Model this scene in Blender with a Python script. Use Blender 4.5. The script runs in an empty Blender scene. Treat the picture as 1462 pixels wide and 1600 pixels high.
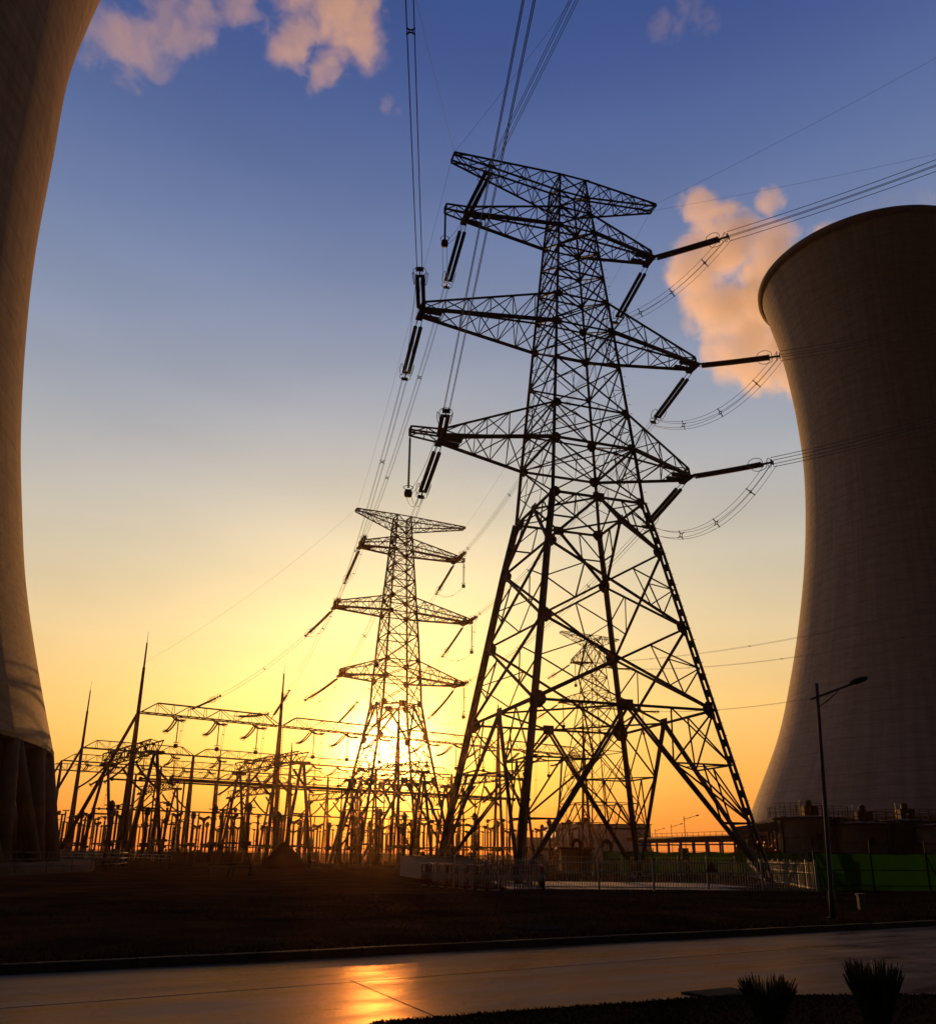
import bpy, math, random
from mathutils import Vector, Matrix
R = math.radians
random.seed(7)
scn = bpy.context.scene
COL = scn.collection

# ------------------------------------------------------------------ camera
F, CY, PX, PY = 1344.0, 900.0, 1462.0, 1600.0
PITCH = math.atan((1335.0 - CY) / F)
ROLL = R(-0.6)
EYE = 1.7
cd = bpy.data.cameras.new("camera")
cam = bpy.data.objects.new("camera", cd); COL.objects.link(cam)
cd.sensor_fit = 'VERTICAL'; cd.sensor_height = 24.0; cd.sensor_width = 24.0
cd.lens = 24.0 * F / PY
cd.shift_y = (CY - PY / 2) / PY
cd.clip_start = 0.1; cd.clip_end = 12000
cam.matrix_world = (Matrix.Translation((0, 0, EYE)) @ Matrix.Rotation(R(90) + PITCH, 4, 'X')
                    @ Matrix.Rotation(-ROLL, 4, 'Z'))
scn.camera = cam

def ray(x, y):
    a = (x - PX / 2) / F; b = (CY - y) / F
    c, s = math.cos(-ROLL), math.sin(-ROLL); a, b = c * a - s * b, s * a + c * b
    return Vector((a, math.cos(PITCH) - b * math.sin(PITCH), math.sin(PITCH) + b * math.cos(PITCH)))
def atz(x, y, z=0.0):
    d = ray(x, y); return d * ((z - EYE) / d.z) + Vector((0, 0, EYE))
def atY(x, y, Y):
    d = ray(x, y); return d * (Y / d.y) + Vector((0, 0, EYE))

# ------------------------------------------------------------------ world and sun
SUN_AZ, SUN_EL = R(-5.13), R(5.7)
SUN = Vector((math.sin(SUN_AZ) * math.cos(SUN_EL), math.cos(SUN_AZ) * math.cos(SUN_EL), math.sin(SUN_EL)))
def lin(c): c /= 255.0; return c / 12.92 if c <= 0.04045 else ((c + 0.055) / 1.055) ** 2.4
def srgb(r, g, b): return (lin(r), lin(g), lin(b), 1.0)
w = bpy.data.worlds.new("World"); scn.world = w; w.use_nodes = True
N, LK = w.node_tree.nodes, w.node_tree.links; N.clear()
def wn(t, **k):
    n = N.new(t)
    for a, b in k.items(): setattr(n, a, b)
    return n
def mth(op, a, b=None, clamp=False):
    n = wn('ShaderNodeMath', operation=op, use_clamp=clamp)
    for i, v in enumerate((a, b)):
        if v is None: continue
        if isinstance(v, (int, float)): n.inputs[i].default_value = v
        else: LK.new(v, n.inputs[i])
    return n.outputs[0]
tc = wn('ShaderNodeTexCoord'); sx = wn('ShaderNodeSeparateXYZ'); LK.new(tc.outputs['Generated'], sx.inputs[0])
ramp = wn('ShaderNodeValToRGB'); LK.new(sx.outputs[2], ramp.inputs[0])
stops = [(0.0, (224, 120, 52)), (.04, (240, 148, 64)), (.092, (247, 176, 86)), (.165, (243, 197, 124)), (.237, (227, 202, 157)), (.307, (205, 195, 172)),
         (.378, (184, 183, 179)), (.445, (163, 169, 179)), (.485, (151, 160, 178)), (.539, (134, 148, 175)), (.603, (114, 131, 168)), (.67, (92, 112, 158)),
         (.743, (69, 91, 146)), (.785, (59, 83, 140)), (1.0, (36, 55, 102))]
er = ramp.color_ramp.elements
er[0].position = stops[0][0]; er[0].color = srgb(*stops[0][1]); er[1].position = 1.0; er[1].color = srgb(*stops[-1][1])
for p_, c_ in stops[1:-1]:
    e = er.new(p_); e.color = srgb(*c_)
dt = wn('ShaderNodeVectorMath', operation='DOT_PRODUCT'); LK.new(tc.outputs['Generated'], dt.inputs[0]); dt.inputs[1].default_value = SUN
ang = mth('ARCCOSINE', mth('MINIMUM', dt.outputs['Value'], 0.999999))
def glow(width, power, col, amp):
    v = mth('MULTIPLY', ang, 1.0 / width); v = mth('POWER', v, power); v = mth('MULTIPLY', v, -1.0); v = mth('EXPONENT', v)
    v = mth('MULTIPLY', v, amp)
    m = wn('ShaderNodeVectorMath', operation='SCALE'); m.inputs[0].default_value = col; LK.new(v, m.inputs['Scale'])
    return m.outputs[0]
def vadd(a, b):
    n = wn('ShaderNodeVectorMath', operation='ADD'); LK.new(a, n.inputs[0]); LK.new(b, n.inputs[1]); return n.outputs[0]
# falloff of the sky away from the sunset side
hz = wn('ShaderNodeVectorMath', operation='DOT_PRODUCT'); LK.new(tc.outputs['Generated'], hz.inputs[0])
hz.inputs[1].default_value = (math.sin(SUN_AZ), math.cos(SUN_AZ), 0.35)
mr = wn('ShaderNodeMapRange', interpolation_type='SMOOTHSTEP'); LK.new(hz.outputs['Value'], mr.inputs[0])
for i, v in ((1, -0.35), (2, 0.72), (3, 0.0), (4, 1.0)): mr.inputs[i].default_value = v
sky = wn('ShaderNodeTexSky', sky_type='NISHITA'); sky.sun_disc = False
sky.sun_elevation = SUN_EL; sky.sun_rotation = -SUN_AZ if False else SUN_AZ
sky.air_density = 1.4; sky.dust_density = 3.0
skd = wn('ShaderNodeVectorMath', operation='SCALE'); LK.new(sky.outputs[0], skd.inputs[0]); skd.inputs['Scale'].default_value = 0.010
mx = wn('ShaderNodeMix', data_type='VECTOR'); LK.new(mr.outputs[0], mx.inputs[0])
LK.new(skd.outputs[0], mx.inputs['A']) if False else None
VA = [s for s in mx.inputs if s.name == 'A' and s.type == 'VECTOR'][0]; VB = [s for s in mx.inputs if s.name == 'B' and s.type == 'VECTOR'][0]
LK.new(skd.outputs[0], VA); LK.new(ramp.outputs[0], VB)
out = [s for s in mx.outputs if s.type == 'VECTOR'][0]
gl = glow(R(16.5), 2.0, (0.50, 0.40, 0.075), 0.85)
gl = vadd(gl, glow(R(8), 1.3, (1.0, 0.72, 0.15), 0.8))
gl = vadd(gl, glow(R(2.3), 1.6, (1.0, 0.68, 0.28), 8.0))
# thick air along the horizon reddens the glow
r2 = wn('ShaderNodeValToRGB'); LK.new(sx.outputs[2], r2.inputs[0]); e2_ = r2.color_ramp.elements
e2_[0].position = 0.0; e2_[0].color = (.55, .16, .03, 1); e2_[1].position = .17; e2_[1].color = (1, 1, 1, 1)
for p_, c_ in ((.035, (.8, .38, .10, 1)), (.07, (.97, .78, .42, 1)), (.11, (1, .95, .8, 1))):
    e = e2_.new(p_); e.color = c_
ml = wn('ShaderNodeVectorMath', operation='MULTIPLY'); LK.new(gl, ml.inputs[0]); LK.new(r2.outputs[0], ml.inputs[1])
out = vadd(out, ml.outputs[0])
# faint uneven veils of high haze
mpv = wn('ShaderNodeMapping'); mpv.inputs['Scale'].default_value = (1.6, 1.6, 7.0); mpv.inputs['Rotation'].default_value = (0, R(9), 0); LK.new(tc.outputs['Generated'], mpv.inputs[0])
nv = wn('ShaderNodeTexNoise'); nv.inputs['Scale'].default_value = 2.2; nv.inputs['Detail'].default_value = 5; nv.inputs['Roughness'].default_value = .5; LK.new(mpv.outputs[0], nv.inputs[0])
mv = wn('ShaderNodeMapRange'); LK.new(nv.outputs[0], mv.inputs[0])
for i, v in ((1, .3), (2, .7), (3, .955), (4, 1.05)): mv.inputs[i].default_value = v
sv = wn('ShaderNodeVectorMath', operation='SCALE'); LK.new(out, sv.inputs[0]); LK.new(mv.outputs[0], sv.inputs['Scale']); out = sv.outputs[0]
bg = wn('ShaderNodeBackground'); LK.new(out, bg.inputs[0]); bg.inputs[1].default_value = 1.0
wo = wn('ShaderNodeOutputWorld'); LK.new(bg.outputs[0], wo.inputs[0])

sl = bpy.data.lights.new("sun", 'SUN'); so = bpy.data.objects.new("sun", sl); COL.objects.link(so)
sl.energy = 3.5; sl.angle = R(0.5); sl.color = (1.0, 0.44, 0.11)
so.rotation_euler = SUN.to_track_quat('Z', 'Y').to_euler(); so.location = (0, 0, 300)
scn.view_settings.view_transform = 'Standard'; scn.view_settings.look = 'None'
scn.view_settings.exposure = 0.0; scn.view_settings.gamma = 1.0
scn.cycles.volume_bounces = 3
scn.cycles.volume_max_steps = 256
scn.cycles.volume_step_rate = 0.35
scn.cycles.max_bounces = 6

# ------------------------------------------------------------------ materials
def material(name, col, rough=0.6, metal=0.0, vary=0.0, vscale=3.0, col2=None, bump=0.0, bscale=20.0, spec=0.5, stretch=None, detail=6.0):
    m = bpy.data.materials.new(name); m.use_nodes = True
    nt = m.node_tree; b = nt.nodes['Principled BSDF']
    b.inputs['Base Color'].default_value = (*col, 1); b.inputs['Roughness'].default_value = rough; b.inputs['Metallic'].default_value = metal
    b.inputs['Specular IOR Level'].default_value = spec
    t = nt.nodes.new('ShaderNodeTexCoord'); src = t.outputs['Object']
    if stretch:
        mp = nt.nodes.new('ShaderNodeMapping'); mp.inputs['Scale'].default_value = stretch; nt.links.new(src, mp.inputs[0]); src = mp.outputs[0]
    if vary or col2:
        n = nt.nodes.new('ShaderNodeTexNoise'); n.inputs['Scale'].default_value = vscale; n.inputs['Detail'].default_value = detail; n.inputs['Roughness'].default_value = 0.65
        nt.links.new(src, n.inputs['Vector'])
        r = nt.nodes.new('ShaderNodeValToRGB'); nt.links.new(n.outputs[0], r.inputs[0])
        r.color_ramp.elements[0].position = 0.32; r.color_ramp.elements[1].position = 0.7
        c2 = col2 or tuple(c * (1 - vary) for c in col)
        r.color_ramp.elements[0].color = (*c2, 1); r.color_ramp.elements[1].color = (*col, 1)
        nt.links.new(r.outputs[0], b.inputs['Base Color'])
    if bump:
        n2 = nt.nodes.new('ShaderNodeTexNoise'); n2.inputs['Scale'].default_value = bscale; n2.inputs['Detail'].default_value = 5
        nt.links.new(src, n2.inputs['Vector'])
        bp = nt.nodes.new('ShaderNodeBump'); bp.inputs['Strength'].default_value = bump; bp.inputs['Distance'].default_value = 0.05
        nt.links.new(n2.outputs[0], bp.inputs['Height']); nt.links.new(bp.outputs[0], b.inputs['Normal'])
    return m

def shell_material(name, col, col2, ring):
    m = bpy.data.materials.new(name); m.use_nodes = True; nt = m.node_tree; b = nt.nodes['Principled BSDF']
    b.inputs['Roughness'].default_value = 0.85; b.inputs['Specular IOR Level'].default_value = 0.2
    t = nt.nodes.new('ShaderNodeTexCoord')
    sp = nt.nodes.new('ShaderNodeSeparateXYZ'); nt.links.new(t.outputs['Object'], sp.inputs[0])
    at = nt.nodes.new('ShaderNodeMath'); at.operation = 'ARCTAN2'; nt.links.new(sp.outputs[1], at.inputs[0]); nt.links.new(sp.outputs[0], at.inputs[1])
    cb = nt.nodes.new('ShaderNodeCombineXYZ'); a2 = nt.nodes.new('ShaderNodeMath'); a2.operation = 'MULTIPLY'; a2.inputs[1].default_value = 8.0
    nt.links.new(at.outputs[0], a2.inputs[0]); nt.links.new(a2.outputs[0], cb.inputs[0])
    z2 = nt.nodes.new('ShaderNodeMath'); z2.operation = 'MULTIPLY'; z2.inputs[1].default_value = 0.9; nt.links.new(sp.outputs[2], z2.inputs[0]); nt.links.new(z2.outputs[0], cb.inputs[1])
    n = nt.nodes.new('ShaderNodeTexNoise'); n.inputs['Scale'].default_value = 1.0; n.inputs['Detail'].default_value = 7; n.inputs['Roughness'].default_value = 0.7
    nt.links.new(cb.outputs[0], n.inputs['Vector'])
    r = nt.nodes.new('ShaderNodeValToRGB'); nt.links.new(n.outputs[0], r.inputs[0])
    r.color_ramp.elements[0].position = 0.3; r.color_ramp.elements[1].position = 0.72
    r.color_ramp.elements[0].color = (*col2, 1); r.color_ramp.elements[1].color = (*col, 1)
    # lift joints: narrow dark ring at every formwork lift
    md = nt.nodes.new('ShaderNodeMath'); md.operation = 'MODULO'; md.inputs[1].default_value = ring; nt.links.new(sp.outputs[2], md.inputs[0])
    gt = nt.nodes.new('ShaderNodeMath'); gt.operation = 'LESS_THAN'; gt.inputs[1].default_value = ring * 0.07; nt.links.new(md.outputs[0], gt.inputs[0])
    mixn = nt.nodes.new('ShaderNodeMix'); mixn.data_type = 'RGBA'; mixn.blend_type = 'MULTIPLY'
    f = nt.nodes.new('ShaderNodeMath'); f.operation = 'MULTIPLY'; f.inputs[1].default_value = 0.34; nt.links.new(gt.outputs[0], f.inputs[0])
    nt.links.new(f.outputs[0], mixn.inputs[0]); nt.links.new(r.outputs[0], mixn.inputs[6]); mixn.inputs[7].default_value = (0.35, 0.33, 0.3, 1)
    cb2 = nt.nodes.new('ShaderNodeCombineXYZ'); a3 = nt.nodes.new('ShaderNodeMath'); a3.operation = 'MULTIPLY'; a3.inputs[1].default_value = 26.0
    nt.links.new(at.outputs[0], a3.inputs[0]); nt.links.new(a3.outputs[0], cb2.inputs[0])
    z3 = nt.nodes.new('ShaderNodeMath'); z3.operation = 'MULTIPLY'; z3.inputs[1].default_value = 0.045; nt.links.new(sp.outputs[2], z3.inputs[0]); nt.links.new(z3.outputs[0], cb2.inputs[1])
    n3 = nt.nodes.new('ShaderNodeTexNoise'); n3.inputs['Scale'].default_value = 1.0; n3.inputs['Detail'].default_value = 6; nt.links.new(cb2.outputs[0], n3.inputs['Vector'])
    r3 = nt.nodes.new('ShaderNodeMapRange'); nt.links.new(n3.outputs[0], r3.inputs[0])
    for i_, v_ in ((1, .35), (2, .65), (3, .80), (4, 1.06)): r3.inputs[i_].default_value = v_
    sc_ = nt.nodes.new('ShaderNodeVectorMath'); sc_.operation = 'SCALE'; nt.links.new(mixn.outputs[2], sc_.inputs[0]); nt.links.new(r3.outputs[0], sc_.inputs['Scale'])
    nt.links.new(sc_.outputs[0], b.inputs['Base Color'])
    bp = nt.nodes.new('ShaderNodeBump'); bp.inputs['Strength'].default_value = 0.6; bp.inputs['Distance'].default_value = 0.35
    pg = nt.nodes.new('ShaderNodeMath'); pg.operation = 'PINGPONG'; pg.inputs[1].default_value = ring / 2; nt.links.new(sp.outputs[2], pg.inputs[0])
    ad = nt.nodes.new('ShaderNodeMath'); ad.operation = 'MULTIPLY_ADD'; ad.inputs[1].default_value = 0.35 / ring; nt.links.new(pg.outputs[0], ad.inputs[0]); nt.links.new(n.outputs[0], ad.inputs[2])
    nt.links.new(ad.outputs[0], bp.inputs['Height']); nt.links.new(bp.outputs[0], b.inputs['Normal'])
    return m

STEEL = material('galvanised_steel', (.065, .066, .07), .7, 0, vary=.35, vscale=1.5, spec=.12)
STEEL2 = material('weathered_steel', (.055, .042, .035), .75, 0, vary=.3, vscale=1.0, spec=.1)
PORC = material('brown_porcelain', (.05, .026, .018), .6, 0, vary=.3, vscale=4, spec=.12)
ALU = material('aluminium_wire', (.10, .10, .105), .5, .4)
CONC = material('concrete', (.20, .185, .165), .9, 0, vary=.4, vscale=.8, bump=.3, bscale=6, spec=.05)
SHELL_L = shell_material('shell_concrete_brown', (.25, .16, .09), (.135, .086, .05), 4.2)
SHELL_R = shell_material('shell_concrete_grey', (.30, .27, .235), (.20, .178, .152), 2.4)
COLM = material('column_concrete', (.13, .09, .063), .9, 0, vary=.4, vscale=.6, bump=.3, bscale=5, spec=0)
KERB = material('kerb_stone', (.07, .055, .045), .9, 0, vary=.45, vscale=1.3, bump=.3, bscale=8, spec=.05)
LAWN = material('dry_lawn', (.062, .033, .016), 1.0, 0, col2=(.016, .0095, .005), vscale=.30, bump=.12, bscale=3.0, spec=.0)
BLADE = material('grass_blade', (.05, .028, .012), .9, 0, col2=(.016, .011, .0045), vscale=.5, spec=.0)
EARTH = material('bare_earth', (.04, .026, .017), 1.0, 0, vary=.5, vscale=.4, bump=.8, bscale=2, spec=.0)
PAVE = material('pale_paving', (.42, .31, .25), .9, 0, vary=.3, vscale=.6, spec=.1)
WHITEP = material('white_paint', (.42, .395, .375), .7, 0, vary=.3, vscale=2)
BANDW = material('worn_white_paint', (.26, .23, .21), .6, 0, vary=.4, vscale=3)
REDP = material('red_paint', (.16, .012, .012), .5, 0, vary=.3, vscale=2)
NETG = material('green_netting', (.010, .062, .010), .9, 0, col2=(.004, .024, .005), vscale=.5, bump=.6, bscale=1.5)
def netting_mat():
    nt = NETG.node_tree; b = nt.nodes['Principled BSDF']; tr = nt.nodes.new('ShaderNodeBsdfTranslucent'); tr.inputs[0].default_value = (.005, .024, .004, 1)
    mx_ = nt.nodes.new('ShaderNodeMixShader'); mx_.inputs[0].default_value = .5; o_ = nt.nodes['Material Output']
    nt.links.new(b.outputs[0], mx_.inputs[1]); nt.links.new(tr.outputs[0], mx_.inputs[2]); nt.links.new(mx_.outputs[0], o_.inputs[0])
netting_mat()
BARN = material('metal_cladding', (.74, .76, .80), .6, 0, vary=.25, vscale=.25)
TANKM = material('tank_plate', (.15, .13, .105), .85, 0, vary=.45, vscale=.35, spec=.1)
DARK = material('dark_iron', (.028, .023, .02), .85, 0, spec=.08)
PALM = material('sago_leaf', (.035, .04, .018), .6, 0, vary=.4, vscale=6)
PALMT = material('sago_trunk', (.05, .035, .022), .95, 0, vary=.5, vscale=12, bump=.8, bscale=30)
GLASSL = material('lamp_glass', (.35, .33, .30), .3)

# ------------------------------------------------------------------ mesh builder
class MB:
    def __init__(s): s.v = []; s.f = []; s.sm = []
    def face(s, pts, smooth=False):
        i = len(s.v); s.v += [tuple(p) for p in pts]; s.f.append(tuple(range(i, i + len(pts)))); s.sm.append(smooth); return s
    def bar(s, p, q, wd, ht=None, up=None):
        p = Vector(p); q = Vector(q); d = q - p
        if d.length < 1e-6: return s
        d.normalize(); ht = ht or wd
        up = Vector(up) if up is not None else (Vector((0, 0, 1)) if abs(d.z) < .95 else Vector((0, 1, 0)))
        a = d.cross(up); a.normalize(); b = a.cross(d); a *= wd / 2; b *= ht / 2
        i = len(s.v)
        for c in (p, q): s.v += [tuple(c - a - b), tuple(c + a - b), tuple(c + a + b), tuple(c - a + b)]
        for f in ((4, 5, 1, 0), (5, 6, 2, 1), (6, 7, 3, 2), (7, 4, 0, 3), (0, 1, 2, 3), (7, 6, 5, 4)):
            s.f.append(tuple(i + k for k in f)); s.sm.append(False)
        return s
    def angle(s, p, q, wd, n1=None):      # an L section: two flanges
        p = Vector(p); q = Vector(q); d = (q - p).normalized()
        up = Vector((0, 0, 1)) if abs(d.z) < .95 else Vector((0, 1, 0))
        a = d.cross(up).normalized(); b = a.cross(d); t = wd * .16
        s.bar(p, q, wd, t, b); s.bar(p + b * (wd / 2 + t * .5 + .001) + a * (wd / 2 - t / 2), q + b * (wd / 2 + t * .5 + .001) + a * (wd / 2 - t / 2), t, wd, b); return s
    def box(s, c, sz, rz=0.0):
        c = Vector(c); u = Vector((math.cos(rz), math.sin(rz), 0)) * (sz[0] / 2)
        return s.bar(c - u, c + u, sz[1], sz[2], (0, 0, 1))
    def tube(s, pts, r, n=6, smooth=True, cap=True, closed=False):
        pts = [Vector(p) for p in pts]; rs = r if isinstance(r, (list, tuple)) else [r] * len(pts)
        base = len(s.v); m = len(pts); ref = None
        for k, p in enumerate(pts):
            a = pts[(k - 1) % m] if (closed or k > 0) else p; b = pts[(k + 1) % m] if (closed or k < m - 1) else p
            d = (b - a).normalized()
            if ref is None: ref = Vector((0, 0, 1)) if abs(d.z) < .9 else Vector((1, 0, 0))
            x = d.cross(ref).normalized(); y = x.cross(d).normalized(); ref = y
            for j in range(n):
                t = 2 * math.pi * j / n; s.v.append(tuple(p + (x * math.cos(t) + y * math.sin(t)) * rs[k]))
        for k in range(m if closed else m - 1):
            k2 = (k + 1) % m
            for j in range(n):
                j2 = (j + 1) % n; s.f.append((base + k2 * n + j, base + k2 * n + j2, base + k * n + j2, base + k * n + j)); s.sm.append(smooth)
        if cap and not closed:
            s.f.append(tuple(base + j for j in range(n))); s.sm.append(False)
            s.f.append(tuple(base + (m - 1) * n + j for j in range(n))[::-1]); s.sm.append(False)
        return s
    def lathe(s, prof, n=16, origin=(0, 0, 0), smooth=True):
        o = Vector(origin); base = len(s.v)
        for r, z in prof:
            for j in range(n):
                t = 2 * math.pi * j / n; s.v.append((o.x + r * math.cos(t), o.y + r * math.sin(t), o.z + z))
        for k in range(len(prof) - 1):
            for j in range(n):
                j2 = (j + 1) % n; s.f.append((base + k * n + j, base + k * n + j2, base + (k + 1) * n + j2, base + (k + 1) * n + j)); s.sm.append(smooth)
        return s
    def ribbed(s, pts, r0, r1, pitch, n=8):       # a stack of sheds along a path
        pts = [Vector(p) for p in pts]; L = [0.0]
        for a, b in zip(pts, pts[1:]): L.append(L[-1] + (b - a).length)
        def at(d):
            for k in range(len(pts) - 1):
                if d <= L[k + 1] or k == len(pts) - 2:
                    t = (d - L[k]) / max(L[k + 1] - L[k], 1e-9); return pts[k].lerp(pts[k + 1], t)
        P = []; RR = []; d = 0.0
        while d < L[-1]:
            P += [at(d), at(min(d + pitch * .45, L[-1])), at(min(d + pitch * .55, L[-1]))]; RR += [r1, r1 * .75, r0]; d += pitch
        return s.tube(P, RR, n, smooth=False)
    def ring(s, c, u, v, ru, rv, r, n=16, k=5):
        c = Vector(c); u = Vector(u); v = Vector(v)
        return s.tube([c + u * (ru * math.cos(2 * math.pi * i / n)) + v * (rv * math.sin(2 * math.pi * i / n)) for i in range(n)], r, k, closed=True)
    def obj(s, name, mat, parent=None, loc=None, rz=0.0):
        me = bpy.data.meshes.new(name); me.from_pydata(s.v, [], s.f); me.materials.append(mat)
        me.polygons.foreach_set('use_smooth', s.sm); me.update()
        o = bpy.data.objects.new(name, me); COL.objects.link(o)
        if parent: o.parent = parent
        if loc is not None: o.location = loc
        o.rotation_euler = (0, 0, rz)
        return o

def thing(name, label, cat, loc=(0, 0, 0), rz=0.0, group=None):
    o = bpy.data.objects.new(name, None); COL.objects.link(o); o.location = loc; o.rotation_euler = (0, 0, rz)
    o.empty_display_size = .3
    return tag(o, label, cat, group)
def tag(o, label, cat, group=None, kind=None):
    o['label'] = label; o['category'] = cat
    if group: o['group'] = group
    if kind: o['kind'] = kind
    return o
def struct(o, label=None, cat=None):
    o['kind'] = 'structure'
    if label: o['label'] = label
    if cat: o['category'] = cat
    return o
def copy_tree(o, loc, rz=0.0, label=None, scale=1.0):
    r = o.copy(); COL.objects.link(r); r.location = loc; r.rotation_euler = (0, 0, rz); r.scale = (scale,) * 3
    if label: r['label'] = label
    for ch in list(o.children):
        c = ch.copy(); COL.objects.link(c); c.parent = r
        for g in list(ch.children):
            d = g.copy(); COL.objects.link(d); d.parent = c
    return r
def lerp(a, b, t): return Vector(a).lerp(Vector(b), t)

# ------------------------------------------------------------------ ground, road, kerb, verge
KZ = -0.12
ga, gb = atz(0, 1524, KZ), atz(1462, 1447, KZ)          # foot of the far kerb
rd = (gb - ga).normalized(); rn = Vector((-rd.y, rd.x, 0))
mb = MB(); S = 5000
mb.face([(-S, -400, -.2), (S, -400, -.2), (S, S, -.2), (-S, S, -.2)])
struct(mb.obj('ground', EARTH))
k0, k1 = ga - rd * 160, gb + rd * 260
LW = [k0 + rn * .18, k1 + rn * .18]
# lawn beyond the kerb: a gently uneven sheet
mb = MB(); nx, ny = 90, 46
grid = []
for i in range(nx + 1):
    for j in range(ny + 1):
        s_ = (i / nx); d_ = (j / ny) ** 2.2 * 420
        p = LW[0].lerp(LW[1], s_) + rn * d_
        hgt = 0.0 if j == 0 else 0.02 + .035 * (math.sin(p.x * .31 + p.y * .17) + math.sin(p.x * .13 - p.y * .29 + 1.3)) * min(1, d_ / 6)
        grid.append((p.x, p.y, hgt))
mb.v = grid
for i in range(nx):
    for j in range(ny):
        a = i * (ny + 1) + j; mb.f.append((a, a + ny + 1, a + ny + 2, a + 1)); mb.sm.append(True)
struct(mb.obj('lawn', LAWN))
# road
def road_material():
    m = bpy.data.materials.new('damp_concrete_road'); m.use_nodes = True; nt = m.node_tree; b = nt.nodes['Principled BSDF']
    t = nt.nodes.new('ShaderNodeTexCoord')
    mp = nt.nodes.new('ShaderNodeMapping'); mp.inputs['Rotation'].default_value = (0, 0, -math.atan2(rd.y, rd.x)); nt.links.new(t.outputs['Object'], mp.inputs[0])
    m2 = nt.nodes.new('ShaderNodeMapping'); m2.inputs['Scale'].default_value = (.35, 1.1, 1); nt.links.new(mp.outputs[0], m2.inputs[0])
    n = nt.nodes.new('ShaderNodeTexNoise'); n.inputs['Scale'].default_value = .9; n.inputs['Detail'].default_value = 8; n.inputs['Roughness'].default_value = .62
    nt.links.new(m2.outputs[0], n.inputs[0])
    f = nt.nodes.new('ShaderNodeTexNoise'); f.inputs['Scale'].default_value = 30; f.inputs['Detail'].default_value = 4; nt.links.new(mp.outputs[0], f.inputs[0])
    r = nt.nodes.new('ShaderNodeValToRGB'); nt.links.new(n.outputs[0], r.inputs[0])
    r.color_ramp.elements[0].position = .34; r.color_ramp.elements[0].color = (.055, .045, .037, 1)
    r.color_ramp.elements[1].position = .68; r.color_ramp.elements[1].color = (.22, .18, .145, 1)
    sy = nt.nodes.new('ShaderNodeSeparateXYZ'); nt.links.new(mp.outputs[0], sy.inputs[0])
    w2 = nt.nodes.new('ShaderNodeTexNoise'); w2.inputs['Scale'].default_value = 1.0; w2.inputs['Detail'].default_value = 5; m3 = nt.nodes.new('ShaderNodeMapping'); m3.inputs['Scale'].default_value = (.06, 1.9, 1); nt.links.new(mp.outputs[0], m3.inputs[0]); nt.links.new(m3.outputs[0], w2.inputs[0])
    rr_ = nt.nodes.new('ShaderNodeMapRange'); nt.links.new(w2.outputs[0], rr_.inputs[0])
    for i, v in ((1, .38), (2, .62), (3, .62), (4, 1.15)): rr_.inputs[i].default_value = v
    vo = nt.nodes.new('ShaderNodeTexVoronoi'); vo.feature = 'DISTANCE_TO_EDGE'; vo.inputs['Scale'].default_value = .32
    wp_ = nt.nodes.new('ShaderNodeTexNoise'); wp_.inputs['Scale'].default_value = 1.2; wp_.inputs['Detail'].default_value = 6; nt.links.new(mp.outputs[0], wp_.inputs[0])
    va_ = nt.nodes.new('ShaderNodeVectorMath'); va_.operation = 'ADD'; nt.links.new(mp.outputs[0], va_.inputs[0]); nt.links.new(wp_.outputs['Color'], va_.inputs[1]); nt.links.new(va_.outputs[0], vo.inputs['Vector'])
    cr = nt.nodes.new('ShaderNodeMapRange'); nt.links.new(vo.outputs['Distance'], cr.inputs[0])
    for i, v in ((1, .0), (2, .008), (3, .55), (4, 1.0)): cr.inputs[i].default_value = v
    pr_ = nt.nodes.new('ShaderNodeMath'); pr_.operation = 'MULTIPLY'; nt.links.new(rr_.outputs[0], pr_.inputs[0]); nt.links.new(cr.outputs[0], pr_.inputs[1])
    sc_ = nt.nodes.new('ShaderNodeVectorMath'); sc_.operation = 'SCALE'; nt.links.new(r.outputs[0], sc_.inputs[0]); nt.links.new(pr_.outputs[0], sc_.inputs['Scale'])
    nt.links.new(sc_.outputs[0], b.inputs['Base Color'])
    q = nt.nodes.new('ShaderNodeMapRange'); nt.links.new(n.outputs[0], q.inputs[0])
    for i, v in ((1, .35), (2, .65), (3, .24), (4, .46)): q.inputs[i].default_value = v
    nt.links.new(q.outputs[0], b.inputs['Roughness'])
    b.inputs['Specular IOR Level'].default_value = .0
    gs = nt.nodes.new('ShaderNodeBsdfGlossy'); gs.inputs['Color'].default_value = (1, .62, .36, 1); nt.links.new(q.outputs[0], gs.inputs['Roughness'])
    ms = nt.nodes.new('ShaderNodeMixShader'); ms.inputs[0].default_value = .11; o_ = nt.nodes['Material Output']
    nt.links.new(b.outputs[0], ms.inputs[1]); nt.links.new(gs.outputs[0], ms.inputs[2]); nt.links.new(ms.outputs[0], o_.inputs[0])
    ad = nt.nodes.new('ShaderNodeMath'); ad.operation = 'MULTIPLY_ADD'; ad.inputs[1].default_value = .35; nt.links.new(f.outputs[0], ad.inputs[0]); nt.links.new(n.outputs[0], ad.inputs[2])
    bp = nt.nodes.new('ShaderNodeBump'); bp.inputs['Strength'].default_value = .5; bp.inputs['Distance'].default_value = .02
    nt.links.new(ad.outputs[0], bp.inputs['Height']); nt.links.new(bp.outputs[0], b.inputs['Normal']); nt.links.new(bp.outputs[0], gs.inputs['Normal'])
    return m
ROADM = road_material()
mb = MB(); mb.face([k0 - rn * 60, k1 - rn * 60, k1, k0]); road = struct(mb.obj('road', ROADM))
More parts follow.
